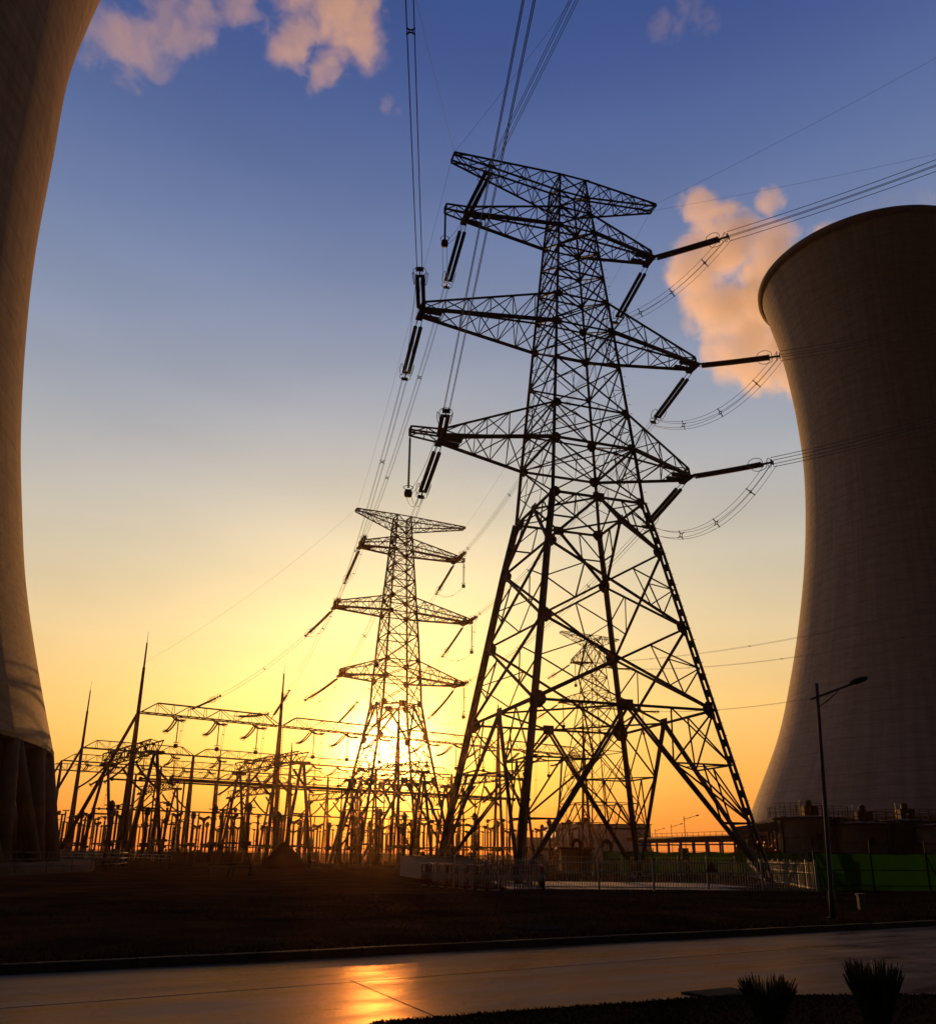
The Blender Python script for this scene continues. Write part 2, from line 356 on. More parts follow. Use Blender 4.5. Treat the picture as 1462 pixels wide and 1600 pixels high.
# kerb, in separate stones cast into one run
mb = MB(); L_ = (k1 - k0).length; n_ = 0; d_ = 130.0
while d_ < 260:
    a = k0 + rd * d_; b = k0 + rd * (d_ + .985)
    jit = random.uniform(-.006, .006)
    a = a + rn * .09 + Vector((0, 0, .07 + jit)); b = b + rn * .09 + Vector((0, 0, .07 + jit))
    mb.bar(a, b, .18, .15); d_ += 1.0
struct(mb.obj('kerb', KERB), 'grey stone kerb between the road and the brown lawn', 'kerb')
# road joints
mb = MB()
ja, jb = atz(0, 1576, KZ), atz(1462, 1466, KZ); jd = (jb - ja).normalized()
mb.bar(ja - jd * 40 + Vector((0, 0, .0035)), jb + jd * 60 + Vector((0, 0, .0035)), .022, .001)
t0, t1 = atz(548, 1532, KZ), atz(700, 1597, KZ)
td = (t1 - t0).normalized()
for kk in (-3, 0, 3, 6):
    c = t0 + rd * (5.2 * kk)
    mb.bar(c + Vector((0, 0, .0036)), c + td * 7 + Vector((0, 0, .0036)), .014, .001)
struct(mb.obj('road_joint', material('joint_bitumen', (.045, .036, .029), .9, spec=0)))
# near verge (the camera stands on it)
edge = [atz(x, y, -.1) for x, y in ((300, 1660), (500, 1625), (575, 1607), (590, 1600), (640, 1595), (760, 1585), (860, 1577), (1000, 1567), (1085, 1561), (1200, 1557), (1330, 1556), (1462, 1556), (1640, 1552), (1900, 1540))]
mb = MB(); pts = [Vector((e_.x, e_.y, -.085)) for e_ in edge]
pl = [Vector((-30, -6, -.085))] + [Vector((-6, 6, -.085))] + pts + [Vector((60, 22, -.085)), Vector((60, -8, -.085))]
mb.face(pl)
struct(mb.obj('verge', LAWN))
# grass blades on both sides of the road
def blades(name, n, place, h, label):
    mb = MB()
    for _ in range(n):
        p = place(); a = random.uniform(0, 6.283); ww = random.uniform(.006, .014); hh = h * random.uniform(.5, 1.3)
        u = Vector((math.cos(a), math.sin(a), 0)) * ww; l = Vector((random.uniform(-.5, .5), random.uniform(-.5, .5), 0)) * hh * .8
        mb.face([p - u, p + u, p + l + Vector((0, 0, hh))])
    o = mb.obj(name, BLADE); tag(o, label, 'grass', kind='stuff'); return o
def pfar():
    s_ = random.uniform(-8, 50); d_ = .2 + random.random() ** 1.6 * 20
    p = ga + rd * s_ + rn * d_; return Vector((p.x, p.y, .0 + .02))
blades('lawn_grass', 42000, pfar, .075, 'short dry brown grass on the lawn beyond the kerb')
def pnear():
    k = random.randrange(0, len(pts) - 1); p = pts[k].lerp(pts[k + 1], random.random()); t = random.random() ** 1.6
    return Vector((p.x * (1 - t * .35), p.y - t * 3.2, -.085)) + Vector((random.uniform(-.03, .03), random.uniform(-.03, .05), 0))
blades('verge_grass', 16000, pnear, .028, 'short dark grass on the near roadside verge')

# ------------------------------------------------------------------ cooling towers
def hermite(zk, rk, z):
    i = max(0, min(len(zk) - 2, sum(1 for q in zk if q <= z) - 1)); h = zk[i + 1] - zk[i]; t = (z - zk[i]) / h
    def sl(k):
        a, b = max(0, k - 1), min(len(zk) - 1, k + 1); return (rk[b] - rk[a]) / (zk[b] - zk[a])
    return (2*t**3 - 3*t*t + 1)*rk[i] + (t**3 - 2*t*t + t)*h*sl(i) + (3*t*t - 2*t**3)*rk[i+1] + (t**3 - t*t)*h*sl(i+1)
def cooling_tower(label, x, y, zk, rk, mat, rim, leg_z, rcol, ncol):
    t = thing('cooling_tower', label, 'cooling tower', (x, y, 0))
    n = 70; zs = [zk[0] + (zk[-1] - zk[0]) * i / n for i in range(n + 1)]
    prof = [(hermite(zk, rk, z), z) for z in zs]
    inner = [(r - .6, z) for r, z in prof][::-1]
    mb = MB().lathe(prof + inner + [prof[0]], 160); mb.obj('shell', mat, t)
    if rim:
        r, z = prof[-1]
        MB().lathe([(r + .02, z - 1.5), (r + .75, z - 1.25), (r + .75, z + .05), (r + .02, z + .25), (r - .62, z + .25)], 160).obj('rim', material('rim_concrete', (.10, .085, .07), .9, 0, vary=.3), t)
    r0 = rk[0]
    mb = MB().lathe([(r0 - 1.0, zk[0] - .35), (r0 + .05, zk[0] - .35), (r0 + .05, zk[0] + .02), (r0 - 1.0, zk[0] + .02)], 160, smooth=False); mb.obj('ring_beam', mat, t)
    for k in range(ncol):
        a0 = 2 * math.pi * k / ncol
        for sgn in (1, -1):
            a1 = a0 + sgn * math.pi / ncol * .92
            p = Vector((rcol * math.cos(a0 + sgn * .006), rcol * math.sin(a0 + sgn * .006), 0)); q = Vector(((r0 - .5) * math.cos(a1), (r0 - .5) * math.sin(a1), zk[0] - .4))
            MB().tube([p, q], leg_z, 14).obj('column', COLM, t)
    MB().lathe([(rcol + 3.2, 0), (rcol + 3.2, .8), (rcol - 3, .8), (rcol - 3, .0)], 120).obj('basin_wall', COLM, t)
    return t, prof
ZL = [10.29, 18, 26, 34, 42, 52, 64, 78, 92, 106, 120, 134]
RL = [39.98, 37.54, 35.3, 33.71, 32.39, 31.26, 30.44, 30.31, 30.31, 31.87, 34.37, 37.53]
cooling_tower('huge brown concrete cooling tower beside the substation, its open ring of leaning columns in view', -74.9, 65.17, ZL, RL, SHELL_L, True, .6, 41.6, 38)
ZR = [9.0, 14, 28, 42, 56, 70, 84, 96, 108, 118, 127, 135, 145.12]
RRr = [41.6, 39.4, 33.14, 29.0, 25.7, 23.13, 21.44, 20.75, 21.0, 21.74, 22.75, 24.3, 26.43]
cooling_tower('grey concrete cooling tower with a dark rim, standing behind the green netting fence', 103.1, 189.03, ZR, RRr, SHELL_R, True, .55, 46, 36)

# ------------------------------------------------------------------ lattice towers
SG = [(-1, -1), (1, -1), (1, 1), (-1, 1)]
FACES = [(0, 1), (1, 2), (2, 3), (3, 0)]
def tower(label, loc, rz, lv, panels, arms, earth, k=1.0, pegs=False, detail=True, split=None):
    """lv: name -> (z, half width); panels: (upper, lower, kind); arms: (side, top level, bottom level, attach, outer)"""
    t = thing('transmission_tower', label, 'pylon', loc, rz, 'lattice transmission towers')
    def P(n, c):
        z, w_ = lv[n]; return Vector((SG[c][0] * w_, SG[c][1] * w_, z))
    order = sorted(lv, key=lambda n: -lv[n][0])
    names = [n for n in order]
    # legs
    for c in range(4):
        mb = MB(); rad = Vector((SG[c][0], SG[c][1], 0)).normalized()
        tan = Vector((-rad.y, rad.x, 0))
        for a, b in zip(names, names[1:]):
            wdt = (.15 + .17 * (1 - lv[a][0] / lv[names[0]][0])) * k
            if split and lv[a][0] <= lv[split][0] + .01:
                off = rad * .165 * k
                mb.bar(P(a, c) + off, P(b, c) + off, .35 * k, .17 * k, rad); mb.bar(P(a, c) - off, P(b, c) - off, .35 * k, .17 * k, rad)
                ln = (P(b, c) - P(a, c)).length; m = int(ln / 1.1)
                for i in range(1, m):
                    q = P(a, c).lerp(P(b, c), i / m); mb.bar(q - off * .65, q + off * .65, .28 * k, .5)
            else: mb.angle(P(a, c), P(b, c), wdt * 1.25)
        mb.obj('leg', STEEL, t)
        MB().bar(P(names[-1], c) + Vector((0, 0, .15)), P(names[-1], c) + Vector((0, 0, -.5)), 1.3, 1.3).obj('footing', CONC, t)
    # bracing, face by face
    plates = []
    for (i, j) in FACES:
        mb = MB(); nrm = Vector((SG[i][0] + SG[j][0], SG[i][1] + SG[j][1], 0)).normalized() * .03
        for a, b, kind in panels:
            hgt = lv[a][0] - lv[b][0]; big = lv[a][1] > 3.8 * k
            wd = (.10 if not big else .165) * k if detail else .13
            rb = .085 * k
            if kind in ('X', 'XR'):
                A, B_, C_, D_ = P(a, i), P(a, j), P(b, i), P(b, j)
                mb.bar(A + nrm, D_ + nrm, wd); mb.bar(B_ - nrm, C_ - nrm, wd)
                if kind == 'XR' or (detail and not big):
                    for (u0, u1, e1, e2) in ((A, C_, D_, B_), (B_, D_, C_, A)):
                        m_ = u0.lerp(u1, .5); q1 = u0.lerp(e1, .26); q2 = u1.lerp(e2, .26)
                        r_ = rb if kind == 'XR' else .05 * k
                        mb.bar(m_, q1, r_); mb.bar(m_, q2, r_)
                        if kind == 'XR': mb.bar(q1 + nrm * 3, q2 + nrm * 3, r_)
                        else: mb.bar(q1 + nrm * 2.4, q2 + nrm * 2.4, r_ * .8)
            elif kind in ('V', 'VB'):
                ap = P(a, i).lerp(P(a, j), .5); wv = (.20 if kind == 'V' else .25) * k
                plates.append((ap, i, j, .8))
                for e in (i, j):
                    top, foot = P(a, e), P(b, e)
                    if kind == 'VB' and split:
                        o2 = (P(a, j) - P(a, i)).normalized() * .17
                        mb.bar(ap - o2, foot - o2 * .4, wv * .62); mb.bar(ap + o2, foot + o2 * .4, wv * .62)
                    else: mb.bar(ap, foot, wv)
                    m_ = 3 if kind == 'VB' else 2
                    for q in range(1, m_):
                        s_ = q / m_; l_, d2 = top.lerp(foot, s_), ap.lerp(foot, s_)
                        mb.bar(l_, d2, rb * 1.3)
                        lp, dp = top.lerp(foot, (q - 1) / m_), ap.lerp(foot, (q - 1) / m_)
                        if q > 1 or kind == 'VB': mb.bar(l_ if q > 1 else top, dp if q > 1 else d2, rb * 1.2)
                        mb.bar(lerp(lp, dp, .5), d2, rb); mb.bar(lerp(lp, dp, .5), l_, rb)
            else: pass
        done = set()
        for a, b, kind in panels:
            for n in (a,):
                if n not in done and n not in ('Lx', 'Ly'):
                    done.add(n); mb.bar(P(n, i), P(n, j), (.12 if lv[n][1] < 3.4 * k else .17) * k)
        mb.obj('face_bracing', STEEL, t)
    # plan bracing (diaphragms) where braces meet mid-face
    for a, b, kind in panels:
        if kind in ('V', 'VB'):
            mb = MB(); mids = [P(a, i).lerp(P(a, j), .5) for i, j in FACES]
            for q in range(4): mb.bar(mids[q], mids[(q + 1) % 4], .13 * k)
            if kind == 'VB':
                for c in range(4):
                    for s_ in (1/3, 2/3):
                        fa = [f for f in FACES if c in f]
                        q1, q2 = [P(a, f[0]).lerp(P(a, f[1]), .5).lerp(P(b, c), s_) for f in fa]
                        mb.bar(q1, q2, .09 * k)
                        mb.bar(P(a, c).lerp(P(b, c), s_), q1.lerp(q2, .5), .07 * k)
            else:
                for c in range(4): mb.bar(P(a, c), mids[c].lerp(mids[c - 1], .5), .08 * k)
            mb.obj('diaphragm', STEEL, t)
        elif lv[a][1] > 1.2 and detail and a in ('L1t', 'L1b', 'L2t', 'L2b', 'L3t', 'L3b'):
            mb = MB().bar(P(a, 0), P(a, 2), .08 * k).bar(P(a, 1) + Vector((0, 0, .1)), P(a, 3) + Vector((0, 0, .1)), .08 * k); mb.obj('diaphragm', STEEL, t)
    # gusset plates
    if detail:
        for n in names[:-1]:
            for c in range(4):
                if n in ('Lt', 'Ltb'): continue
                g = (.34 + .07 * lv[n][1]) * k
                if n.startswith('M'): g *= .7
                mb = MB(); p = P(n, c)
                for (i, j) in FACES:
                    if c not in (i, j): continue
                    o_ = j if c == i else i; u = (P(n, o_) - p).normalized()
                    up = (P(names[0], c) - P(names[-1], c)).normalized(); nn = u.cross(up).normalized()
                    cc = p + u * g * .42
                    mb.face([cc + nn * .02 + u * g * .6 + up * g * .25, cc + nn * .02 + u * g * .15 + up * g * .75, cc + nn * .02 - u * g * .42 + up * g * .75, cc + nn * .02 - u * g * .42 - up * g * .75, cc + nn * .02 + u * g * .15 - up * g * .75, cc + nn * .02 + u * g * .6 - up * g * .25])
                    mb.face([cc - nn * .02 + u * g * .6 + up * g * .25, cc - nn * .02 + u * g * .15 + up * g * .75, cc - nn * .02 - u * g * .42 + up * g * .75, cc - nn * .02 - u * g * .42 - up * g * .75, cc - nn * .02 + u * g * .15 - up * g * .75, cc - nn * .02 + u * g * .6 - up * g * .25][::-1])
                mb.obj('gusset_plate', STEEL, t)
        for ap, i, j, g in plates:
            u = (Vector((SG[j][0], SG[j][1], 0)) - Vector((SG[i][0], SG[i][1], 0))).normalized()
            MB().bar(ap - u * g * .6 * k, ap + u * g * .6 * k, .05, g * .95 * k, (0, 0, 1)).obj('gusset_plate', STEEL, t)
    # crossarms
    def chord_lattice(mb, a0, a1, b0, b1, n, r_, cross=False):
        for q in range(n):
            s0, s1 = q / n, (q + 1) / n
            A, B_ = (lerp(a0, a1, s0), lerp(b0, b1, s1)) if q % 2 == 0 else (lerp(b0, b1, s0), lerp(a0, a1, s1))
            mb.bar(A, B_, r_)
            mb.bar(lerp(a0, a1, s1), lerp(b0, b1, s1), r_ * .85)
    tips = {}
    for (sd, tn, bn, La, Lo) in arms:
        zt, wt = lv[tn]; zb, wb = lv[bn]; mb = MB(); tw = .55 * k; th = .75 * k; cw = .17 * k if detail else .14
        bn0, bf0, tn0, tf0 = Vector((sd * wb, -wb, zb)), Vector((sd * wb, wb, zb)), Vector((sd * wt, -wt, zt)), Vector((sd * wt, wt, zt))
        bn1, bf1 = Vector((sd * La, -tw, zb)), Vector((sd * La, tw, zb)); tn1, tf1 = bn1 + Vector((0, .12, th)), bf1 + Vector((0, -.12, th))
        mb.bar(bn0, bn1, cw * 1.5, cw * 1.5); mb.bar(bf0, bf1, cw * 1.25); mb.bar(tn0, tn1, cw * .8); mb.bar(tf0, tf1, cw * .8)
        n = max(4, int((La - wb) / 1.65)); r_ = .075 * k if detail else .07
        chord_lattice(mb, bn0, bn1, tn0, tn1, n, r_); chord_lattice(mb, bf0, bf1, tf0, tf1, n, r_)
        chord_lattice(mb, bn0, bn1, bf0, bf1, n, r_); chord_lattice(mb, tn0, tn1, tf0, tf1, n, r_ * .9)
        for p_, q_ in ((bn1, bf1), (tn1, tf1), (bn1, tn1), (bf1, tf1), (bn1, tf1)): mb.bar(p_, q_, cw * .9)
        if Lo > La:
            e1, e2 = Vector((sd * Lo, -.3, zb + .1)), Vector((sd * Lo, .3, zb + .1)); e3, e4 = e1 + Vector((0, 0, .55)), e2 + Vector((0, 0, .55))
            for p_, q_ in ((bn1, e1), (bf1, e2), (tn1, e3), (tf1, e4), (e1, e2), (e3, e4), (e1, e3), (e2, e4)): mb.bar(p_, q_, cw * .7)
            chord_lattice(mb, bn1, e1, tn1, e3, 2, r_); chord_lattice(mb, bf1, e2, tf1, e4, 2, r_)
        o = mb.obj('crossarm', STEEL, t)
        hb = MB().box(Vector((sd * La, 0, zb - .12)), (.55 * k, 1.7 * k, .22 * k)).box(Vector((sd * (La - .9 * k), -tw * .8, zb - .05)), (1.5 * k, .3, .3)).box(Vector((sd * (La - .9 * k), tw * .8, zb - .05)), (1.5 * k, .3, .3))
        hb.obj('hanger_plate', STEEL, t)
        tips[(sd, bn)] = Vector((sd * La, 0, zb - .2)), Vector((sd * Lo, 0, zb))
    for (sd, tn, bn, Le) in earth:
        zt, wt = lv[tn]; zb, wb = lv[bn]; mb = MB(); zl = zt + .15
        a0, b0, c0, d0 = Vector((sd * wt, -wt, zt)), Vector((sd * wt, wt, zt)), Vector((sd * wb, -wb, zb)), Vector((sd * wb, wb, zb))
        a1, b1 = Vector((sd * Le, -.5, zl)), Vector((sd * Le, .5, zl)); c1, d1 = a1 - Vector((0, 0, .28)), b1 - Vector((0, 0, .28))
        cw = .13 * k
        for p_, q_ in ((a0, a1), (b0, b1), (c0, c1), (d0, d1), (a1, b1), (a1, c1), (b1, d1)): mb.bar(p_, q_, cw)
        n = 6; r_ = .07 * k
        chord_lattice(mb, c0, c1, a0, a1, n, r_); chord_lattice(mb, d0, d1, b0, b1, n, r_); chord_lattice(mb, a0, a1, b0, b1, n, r_); chord_lattice(mb, c0, c1, d0, d1, n, r_)
        mb.obj('earthwire_arm', STEEL, t); tips[(sd, 'E')] = (Vector((sd * Le, -.5, zl)), Vector((sd * Le, .5, zl)))
    if pegs:
        mb = MB(); c = 1; up = None
        for a, b in zip(names, names[1:]):
            ln = (P(b, c) - P(a, c)).length; m = max(1, int(ln / .9))
            for q in range(m):
                p = P(a, c).lerp(P(b, c), q / m) + Vector((.25, -.25, 0)).normalized() * .2; mb.bar(p, p + Vector((.22, 0, 0)), .03)
        mb.obj('climbing_peg', STEEL, t)
    M = Matrix.Translation(loc) @ Matrix.Rotation(rz, 4, 'Z')
    return t, {kk: tuple(M @ v for v in vv) for kk, vv in tips.items()}

MAINL = dict(Lt=(61.9, 1.27), Ltb=(59.8, 1.43), L1t=(57.9, 1.57), L1b=(55.7, 1.79), M1=(53.3, 1.98), M2=(50.6, 2.2), L2t=(47.9, 2.41), L2b=(44.9, 2.65),
             M3=(41.2, 2.94), L3t=(36.7, 3.29), L3b=(33.4, 3.55), Lw=(28.5, 3.91), Lx=(24.1, 4.76), Ly=(17.95, 5.82), Lz=(11.7, 6.91), base=(0, 8.95))
PAN = [('Lt', 'Ltb', 'X'), ('Ltb', 'L1t', 'X'), ('L1t', 'L1b', 'X'), ('L1b', 'M1', 'X'), ('M1', 'M2', 'X'), ('M2', 'L2t', 'X'), ('L2t', 'L2b', 'X'), ('L2b', 'M3', 'X'),
       ('M3', 'L3t', 'X'), ('L3t', 'L3b', 'X'), ('L3b', 'Lw', 'X'), ('Lw', 'Lx', 'V'), ('Lx', 'Ly', 'XR'), ('Ly', 'Lz', 'XR'), ('Lz', 'base', 'VB')]
_, TM = tower('tallest nearest steel lattice pylon, standing behind the white picket fence', (9.0, 66.07, 0), R(17.79), MAINL, PAN,
              [(-1, 'L1t', 'L1b', 10.0, 11.9), (1, 'L1t', 'L1b', 8.3, 8.3), (-1, 'L2t', 'L2b', 13.8, 13.8), (1, 'L2t', 'L2b', 12.2, 12.2), (-1, 'L3t', 'L3b', 11.9, 14.4), (1, 'L3t', 'L3b', 10.6, 10.6)],
              [(-1, 'Lt', 'Ltb', 11.3), (1, 'Lt', 'Ltb', 9.15)], pegs=True, split='Lw')
T2L = dict(Lt=(58.0, 1.25), Ltb=(55.8, 1.38), L1t=(53.8, 1.5), L1b=(51.5, 1.66), M1=(48.8, 1.83), M2=(46.0, 2.02), L2t=(43.0, 2.21), L2b=(40.3, 2.40),
           M3=(36.3, 2.65), L3t=(32.0, 2.89), L3b=(29.1, 3.1), Lw=(24.8, 3.28), Lx=(19.5, 4.1), Lz=(12.5, 5.3), base=(0, 7.5))
PAN2 = PAN[:11] + [('Lw', 'Lx', 'V'), ('Lx', 'Lz', 'XR'), ('Lz', 'base', 'VB')]
_, TT = tower('middle-distance lattice pylon with the setting sun shining through its legs', (-11.7, 141.1, 0), R(24.47), T2L, PAN2,
              [(-1, 'L1t', 'L1b', 7.4, 7.4), (1, 'L1t', 'L1b', 10.3, 12.0), (-1, 'L2t', 'L2b', 11.2, 11.2), (1, 'L2t', 'L2b', 12.3, 13.7), (-1, 'L3t', 'L3b', 9.6, 9.6), (1, 'L3t', 'L3b', 10.8, 12.3)],
              [(-1, 'Lt', 'Ltb', 8.4), (1, 'Lt', 'Ltb', 12.0)], k=1.25)
c3 = atY(926, 1005, 176)
T3L = dict(Lt=(45.5, 1.3), L1t=(43.5, 1.45), L1b=(39.5, 1.7), M1=(36.8, 1.9), L2t=(33.8, 2.15), L2b=(31.0, 2.5), M2=(26.5, 3.2), M3=(21.5, 4.0), Lz=(11.5, 5.6), base=(0, 7.4))
PAN3 = [('Lt', 'L1t', 'X'), ('L1t', 'L1b', 'X'), ('L1b', 'M1', 'X'), ('M1', 'L2t', 'X'), ('L2t', 'L2b', 'X'), ('L2b', 'M2', 'X'), ('M2', 'M3', 'X'), ('M3', 'Lz', 'XR'), ('Lz', 'base', 'VB')]
T3loc = (c3.x, 176, 0)
_, T3 = tower('smallest farthest lattice pylon, seen through the legs of the tallest one', T3loc, R(28), T3L, PAN3,
              [(-1, 'L1t', 'L1b', 5.4, 5.4), (1, 'L1t', 'L1b', 5.4, 5.4), (-1, 'L2t', 'L2b', 8.6, 8.6), (1, 'L2t', 'L2b', 11.5, 11.5)], [(-1, 'Lt', 'L1t', 8.0), (1, 'Lt', 'L1t', 6.5)], k=.8, detail=False)

# ------------------------------------------------------------------ insulator strings, conductors, jumpers
def path(A, B, sag, n=40):
    out_ = []
    for i in range(n + 1):
        t = i / n; p = lerp(A, B, t); p.z -= sag * 4 * t * (1 - t); out_.append(p)
    return out_
def sub(pts, d0, d1):
    L = [0.0]
    for a, b in zip(pts, pts[1:]): L.append(L[-1] + (b - a).length)
    def at(d):
        d = max(0, min(d, L[-1]))
        for k in range(len(pts) - 1):
            if d <= L[k + 1]: return pts[k].lerp(pts[k + 1], (d - L[k]) / max(1e-9, L[k + 1] - L[k]))
        return pts[-1].copy()
    if d1 is None: d1 = L[-1]
    if d1 < 0: d1 += L[-1]
    return [at(d0)] + [pts[k] for k in range(len(pts)) if d0 < L[k] < d1] + [at(d1)]
def frame(a, b):
    d = (Vector(b) - Vector(a)).normalized(); s = d.cross(Vector((0, 0, 1)))
    s = Vector((1, 0, 0)) if s.length < 1e-3 else s.normalized()
    return d, s, s.cross(d).normalized()
def insulator_string(pts, label, group, length=5.6, gap=.44, r=.185, n=8, rings=True, lead=.9):
    base = Vector(pts[0]); loc = [Vector(p) - base for p in pts]
    t = thing('insulator_string', label, 'insulator', base, 0, group)
    body = sub(loc, lead, lead + length); d, s, u = frame(body[0], body[-1])
    full = sub(loc, 0, lead + length + .9)
    for sg_ in (-1, 1):
        MB().ribbed([p + s * gap * .5 * sg_ for p in sub(body, 0, None)], r * .62, r, .17, n).obj('insulator', PORC, t)
        MB().tube([full[0] + s * gap * .35 * sg_, body[0] + s * gap * .5 * sg_], .035, 5).obj('link', STEEL, t)
    e = body[-1]; e2 = full[-1]
    MB().bar(e - s * gap * .85, e + s * gap * .85, .08, .22, u).bar(e, e2, .09, .16, u).bar(e2 - s * .3, e2 + s * .3, .06, .34, u).obj('yoke_plate', STEEL, t)
    if rings:
        for sg_ in (-1, 1):
            c = e - d * .35 + s * (gap * .5 + .28) * sg_
            MB().ring(c, d, (u + s * .25 * sg_).normalized(), .62, .40, .028, 14).obj('corona_ring', STEEL, t)
        MB().ring(e2 - d * .25, s, u, .5, .38, .025, 14).obj('corona_ring', STEEL, t)
    return base + e2
def conductor(pts, label, group, n=4, sp=.22, r=.021, every=22.0, first=9.0, name='conductor_bundle', cat='power line'):
    base = Vector(pts[0]); P_ = [Vector(p) - base for p in pts]
    t = thing(name, label, cat, base, 0, group)
    offs = {4: [(-1, -1), (1, -1), (1, 1), (-1, 1)], 2: [(-1, 0), (1, 0)], 1: [(0, 0)]}[n]
    fr = [frame(P_[max(0, k - 1)], P_[min(len(P_) - 1, k + 1)]) for k in range(len(P_))]
    for a, b in offs:
        MB().tube([p + f[1] * a * sp + f[2] * b * sp for p, f in zip(P_, fr)], r, 5, cap=False).obj('wire', ALU, t)
    if every and n > 1:
        tot = sum((b - a).length for a, b in zip(P_, P_[1:])); d_ = first
        while d_ < tot - 2:
            q = sub(P_, d_, d_ + .3); d, s, u = frame(q[0], q[-1]); c = q[0]; mb = MB()
            if n == 4:
                for a, b in offs: mb.bar(c + s * a * sp * 1.15 + u * b * sp * 1.15, c + s * a * sp * .45 + u * b * sp * .45, .055, .07)
                k4 = [c + s * a * sp * .45 + u * b * sp * .45 for a, b in offs]
                for i in range(4): mb.bar(k4[i], k4[(i + 1) % 4], .055, .055)
            else: mb.bar(c - s * sp * 1.2, c + s * sp * 1.2, .06, .08)
            mb.obj('spacer', STEEL, t); d_ += every
    return t
LV = {'L1b': 'top', 'L2b': 'middle', 'L3b': 'bottom'}
SD = {-1: 'left', 1: 'right'}
def arm_words(pyl, key): return '%s %s arm of the %s pylon' % (LV[key[1]], SD[key[0]], pyl)
ENDS = {}
# circuit that passes over the camera (left arms) and the one running off to the right
overhead = {(-1, 'L1b'): (896, 0, 55.0, .6), (-1, 'L2b'): (640, 0, 43.5, .6), (-1, 'L3b'): (826, 0, 31.5, .6),
            (1, 'L1b'): (1462, 250, 54.6, .7), (1, 'L2b'): (1462, 503, 44.2, .9), (1, 'L3b'): (1462, 648, 33.0, .9)}
for key, (px, py, zz, sg_) in overhead.items():
    A = TM[key][0] + Vector((0, 0, .25)); Q = atz(px, py, zz)
    B = A + (Q - A) * 1.9
    # keep the wire through Q although it sags
    t_ = 1 / 1.9; B.z += sg_ * 4 * t_ * (1 - t_) / t_
    pts_ = path(A, B, sg_, 60)
    if key[0] == 1: # strings droop clearly before the wire lifts away
        pts_ = path(A, B, sg_ + .5, 60)
    ln = {(-1, 'L1b'): 4.9, (-1, 'L2b'): 4.4, (-1, 'L3b'): 3.6}.get(key, 5.9)
    e = insulator_string(sub(pts_, 0, 12), 'insulator string pulling %s from the %s' % ('towards the camera' if key[0] < 0 else 'right', arm_words('tallest', key)),
                         'tension insulator strings on the tallest pylon', length=ln, r=.175, lead=.8)
    w0 = sub(pts_, ln + .8 + .9, None)
    conductor(w0, 'wire bundle from the %s, %s' % (arm_words('tallest', key), 'passing overhead' if key[0] < 0 else 'running off right'),
              'overhead conductor bundles', n=4, sp=.2 if key[0] < 0 else .3, r=.021 if key[0] < 0 else .027, every=19, first=21 if key[1] != 'L3b' else 60)
    ENDS[key, 'out'] = w0[0]
# spans between the tallest pylon and the one by the sun
for key in ((-1, 'L1b'), (-1, 'L2b'), (-1, 'L3b'), (1, 'L1b'), (1, 'L2b'), (1, 'L3b')):
    A, B = TM[key][0], TT[key][0]
    pts_ = path(A, B, 2.6, 70); ln = 5.8
    insulator_string(sub(pts_, 0, 12), 'insulator string slanting down from the %s towards the sun' % arm_words('tallest', key), 'tension insulator strings on the tallest pylon', length=ln, lead=1.5)
    insulator_string(sub(pts_[::-1], 0, 12), 'insulator string on the near side of the %s' % arm_words('middle-distance', key), 'insulator strings on the middle-distance pylon', length=5.0, n=6)
    w0 = sub(pts_, ln + 1.5 + .9, -6.8)
    conductor(w0, 'wires strung from the %s to the smaller pylon' % arm_words('tallest', key), 'overhead conductor bundles', n=4, sp=.2, r=.017, every=24, first=14)
    ENDS[key, 'in'] = w0[0]; ENDS[key, 'T2'] = w0[-1]
# jumpers round the tallest pylon
def jumper(A, B, sag, label, n=4, r=.019, every=4.2, first=3.0, sp=.19):
    conductor(path(A, B, sag, 26), label, 'jumper loops', n=n, sp=sp, r=r, every=every, first=first, name='jumper_loop', cat='jumper cable')
for key, sg_ in (((1, 'L1b'), 1.4), ((1, 'L2b'), 2.6), ((1, 'L3b'), 3.0)):
    jumper(ENDS[key, 'out'], ENDS[key, 'in'], sg_, sp=.3, label='jumper loop with spacers hanging outside the %s' % arm_words('tallest', key))
def pilot(p, length, label):
    t = thing('pilot_string', label, 'insulator', p, 0, 'hanging pilot insulators')
    MB().ribbed([(0, 0, -.3), (0, 0, -length)], .05, .10, .14, 7).obj('insulator', PORC, t)
    MB().tube([(0, 0, 0), (0, 0, -.3)], .03, 5).obj('link', STEEL, t)
    MB().lathe([(.02, -length - .75), (.28, -length - .7), (.33, -length - .45), (.28, -length - .2), (.05, -length - .1)], 12).obj('counterweight', STEEL, t)
    MB().ring((0, 0, -length + .05), (1, 0, 0), (0, 1, 0), .38, .38, .03, 14).obj('corona_ring', STEEL, t)
    return Vector(p) + Vector((0, 0, -length - .5))
for key, ln in (((-1, 'L1b'), 2.9), ((-1, 'L3b'), 4.6)):
    q = pilot(TM[key][1], ln, 'hanging weighted insulator at the end of the %s' % arm_words('tallest', key))
    jumper(ENDS[key, 'out'], q, 1.2, 'near jumper wires looping to the weight under the %s' % arm_words('tallest', key), n=2, every=0)
    jumper(q, ENDS[key, 'in'], 1.0, 'far jumper wires looping from the weight under the %s' % arm_words('tallest', key), n=2, every=0)
key = (-1, 'L2b'); jumper(ENDS[key, 'out'], ENDS[key, 'in'], 1.6, 'jumper wires hanging beside the %s' % arm_words('tallest', key), n=2, every=0)
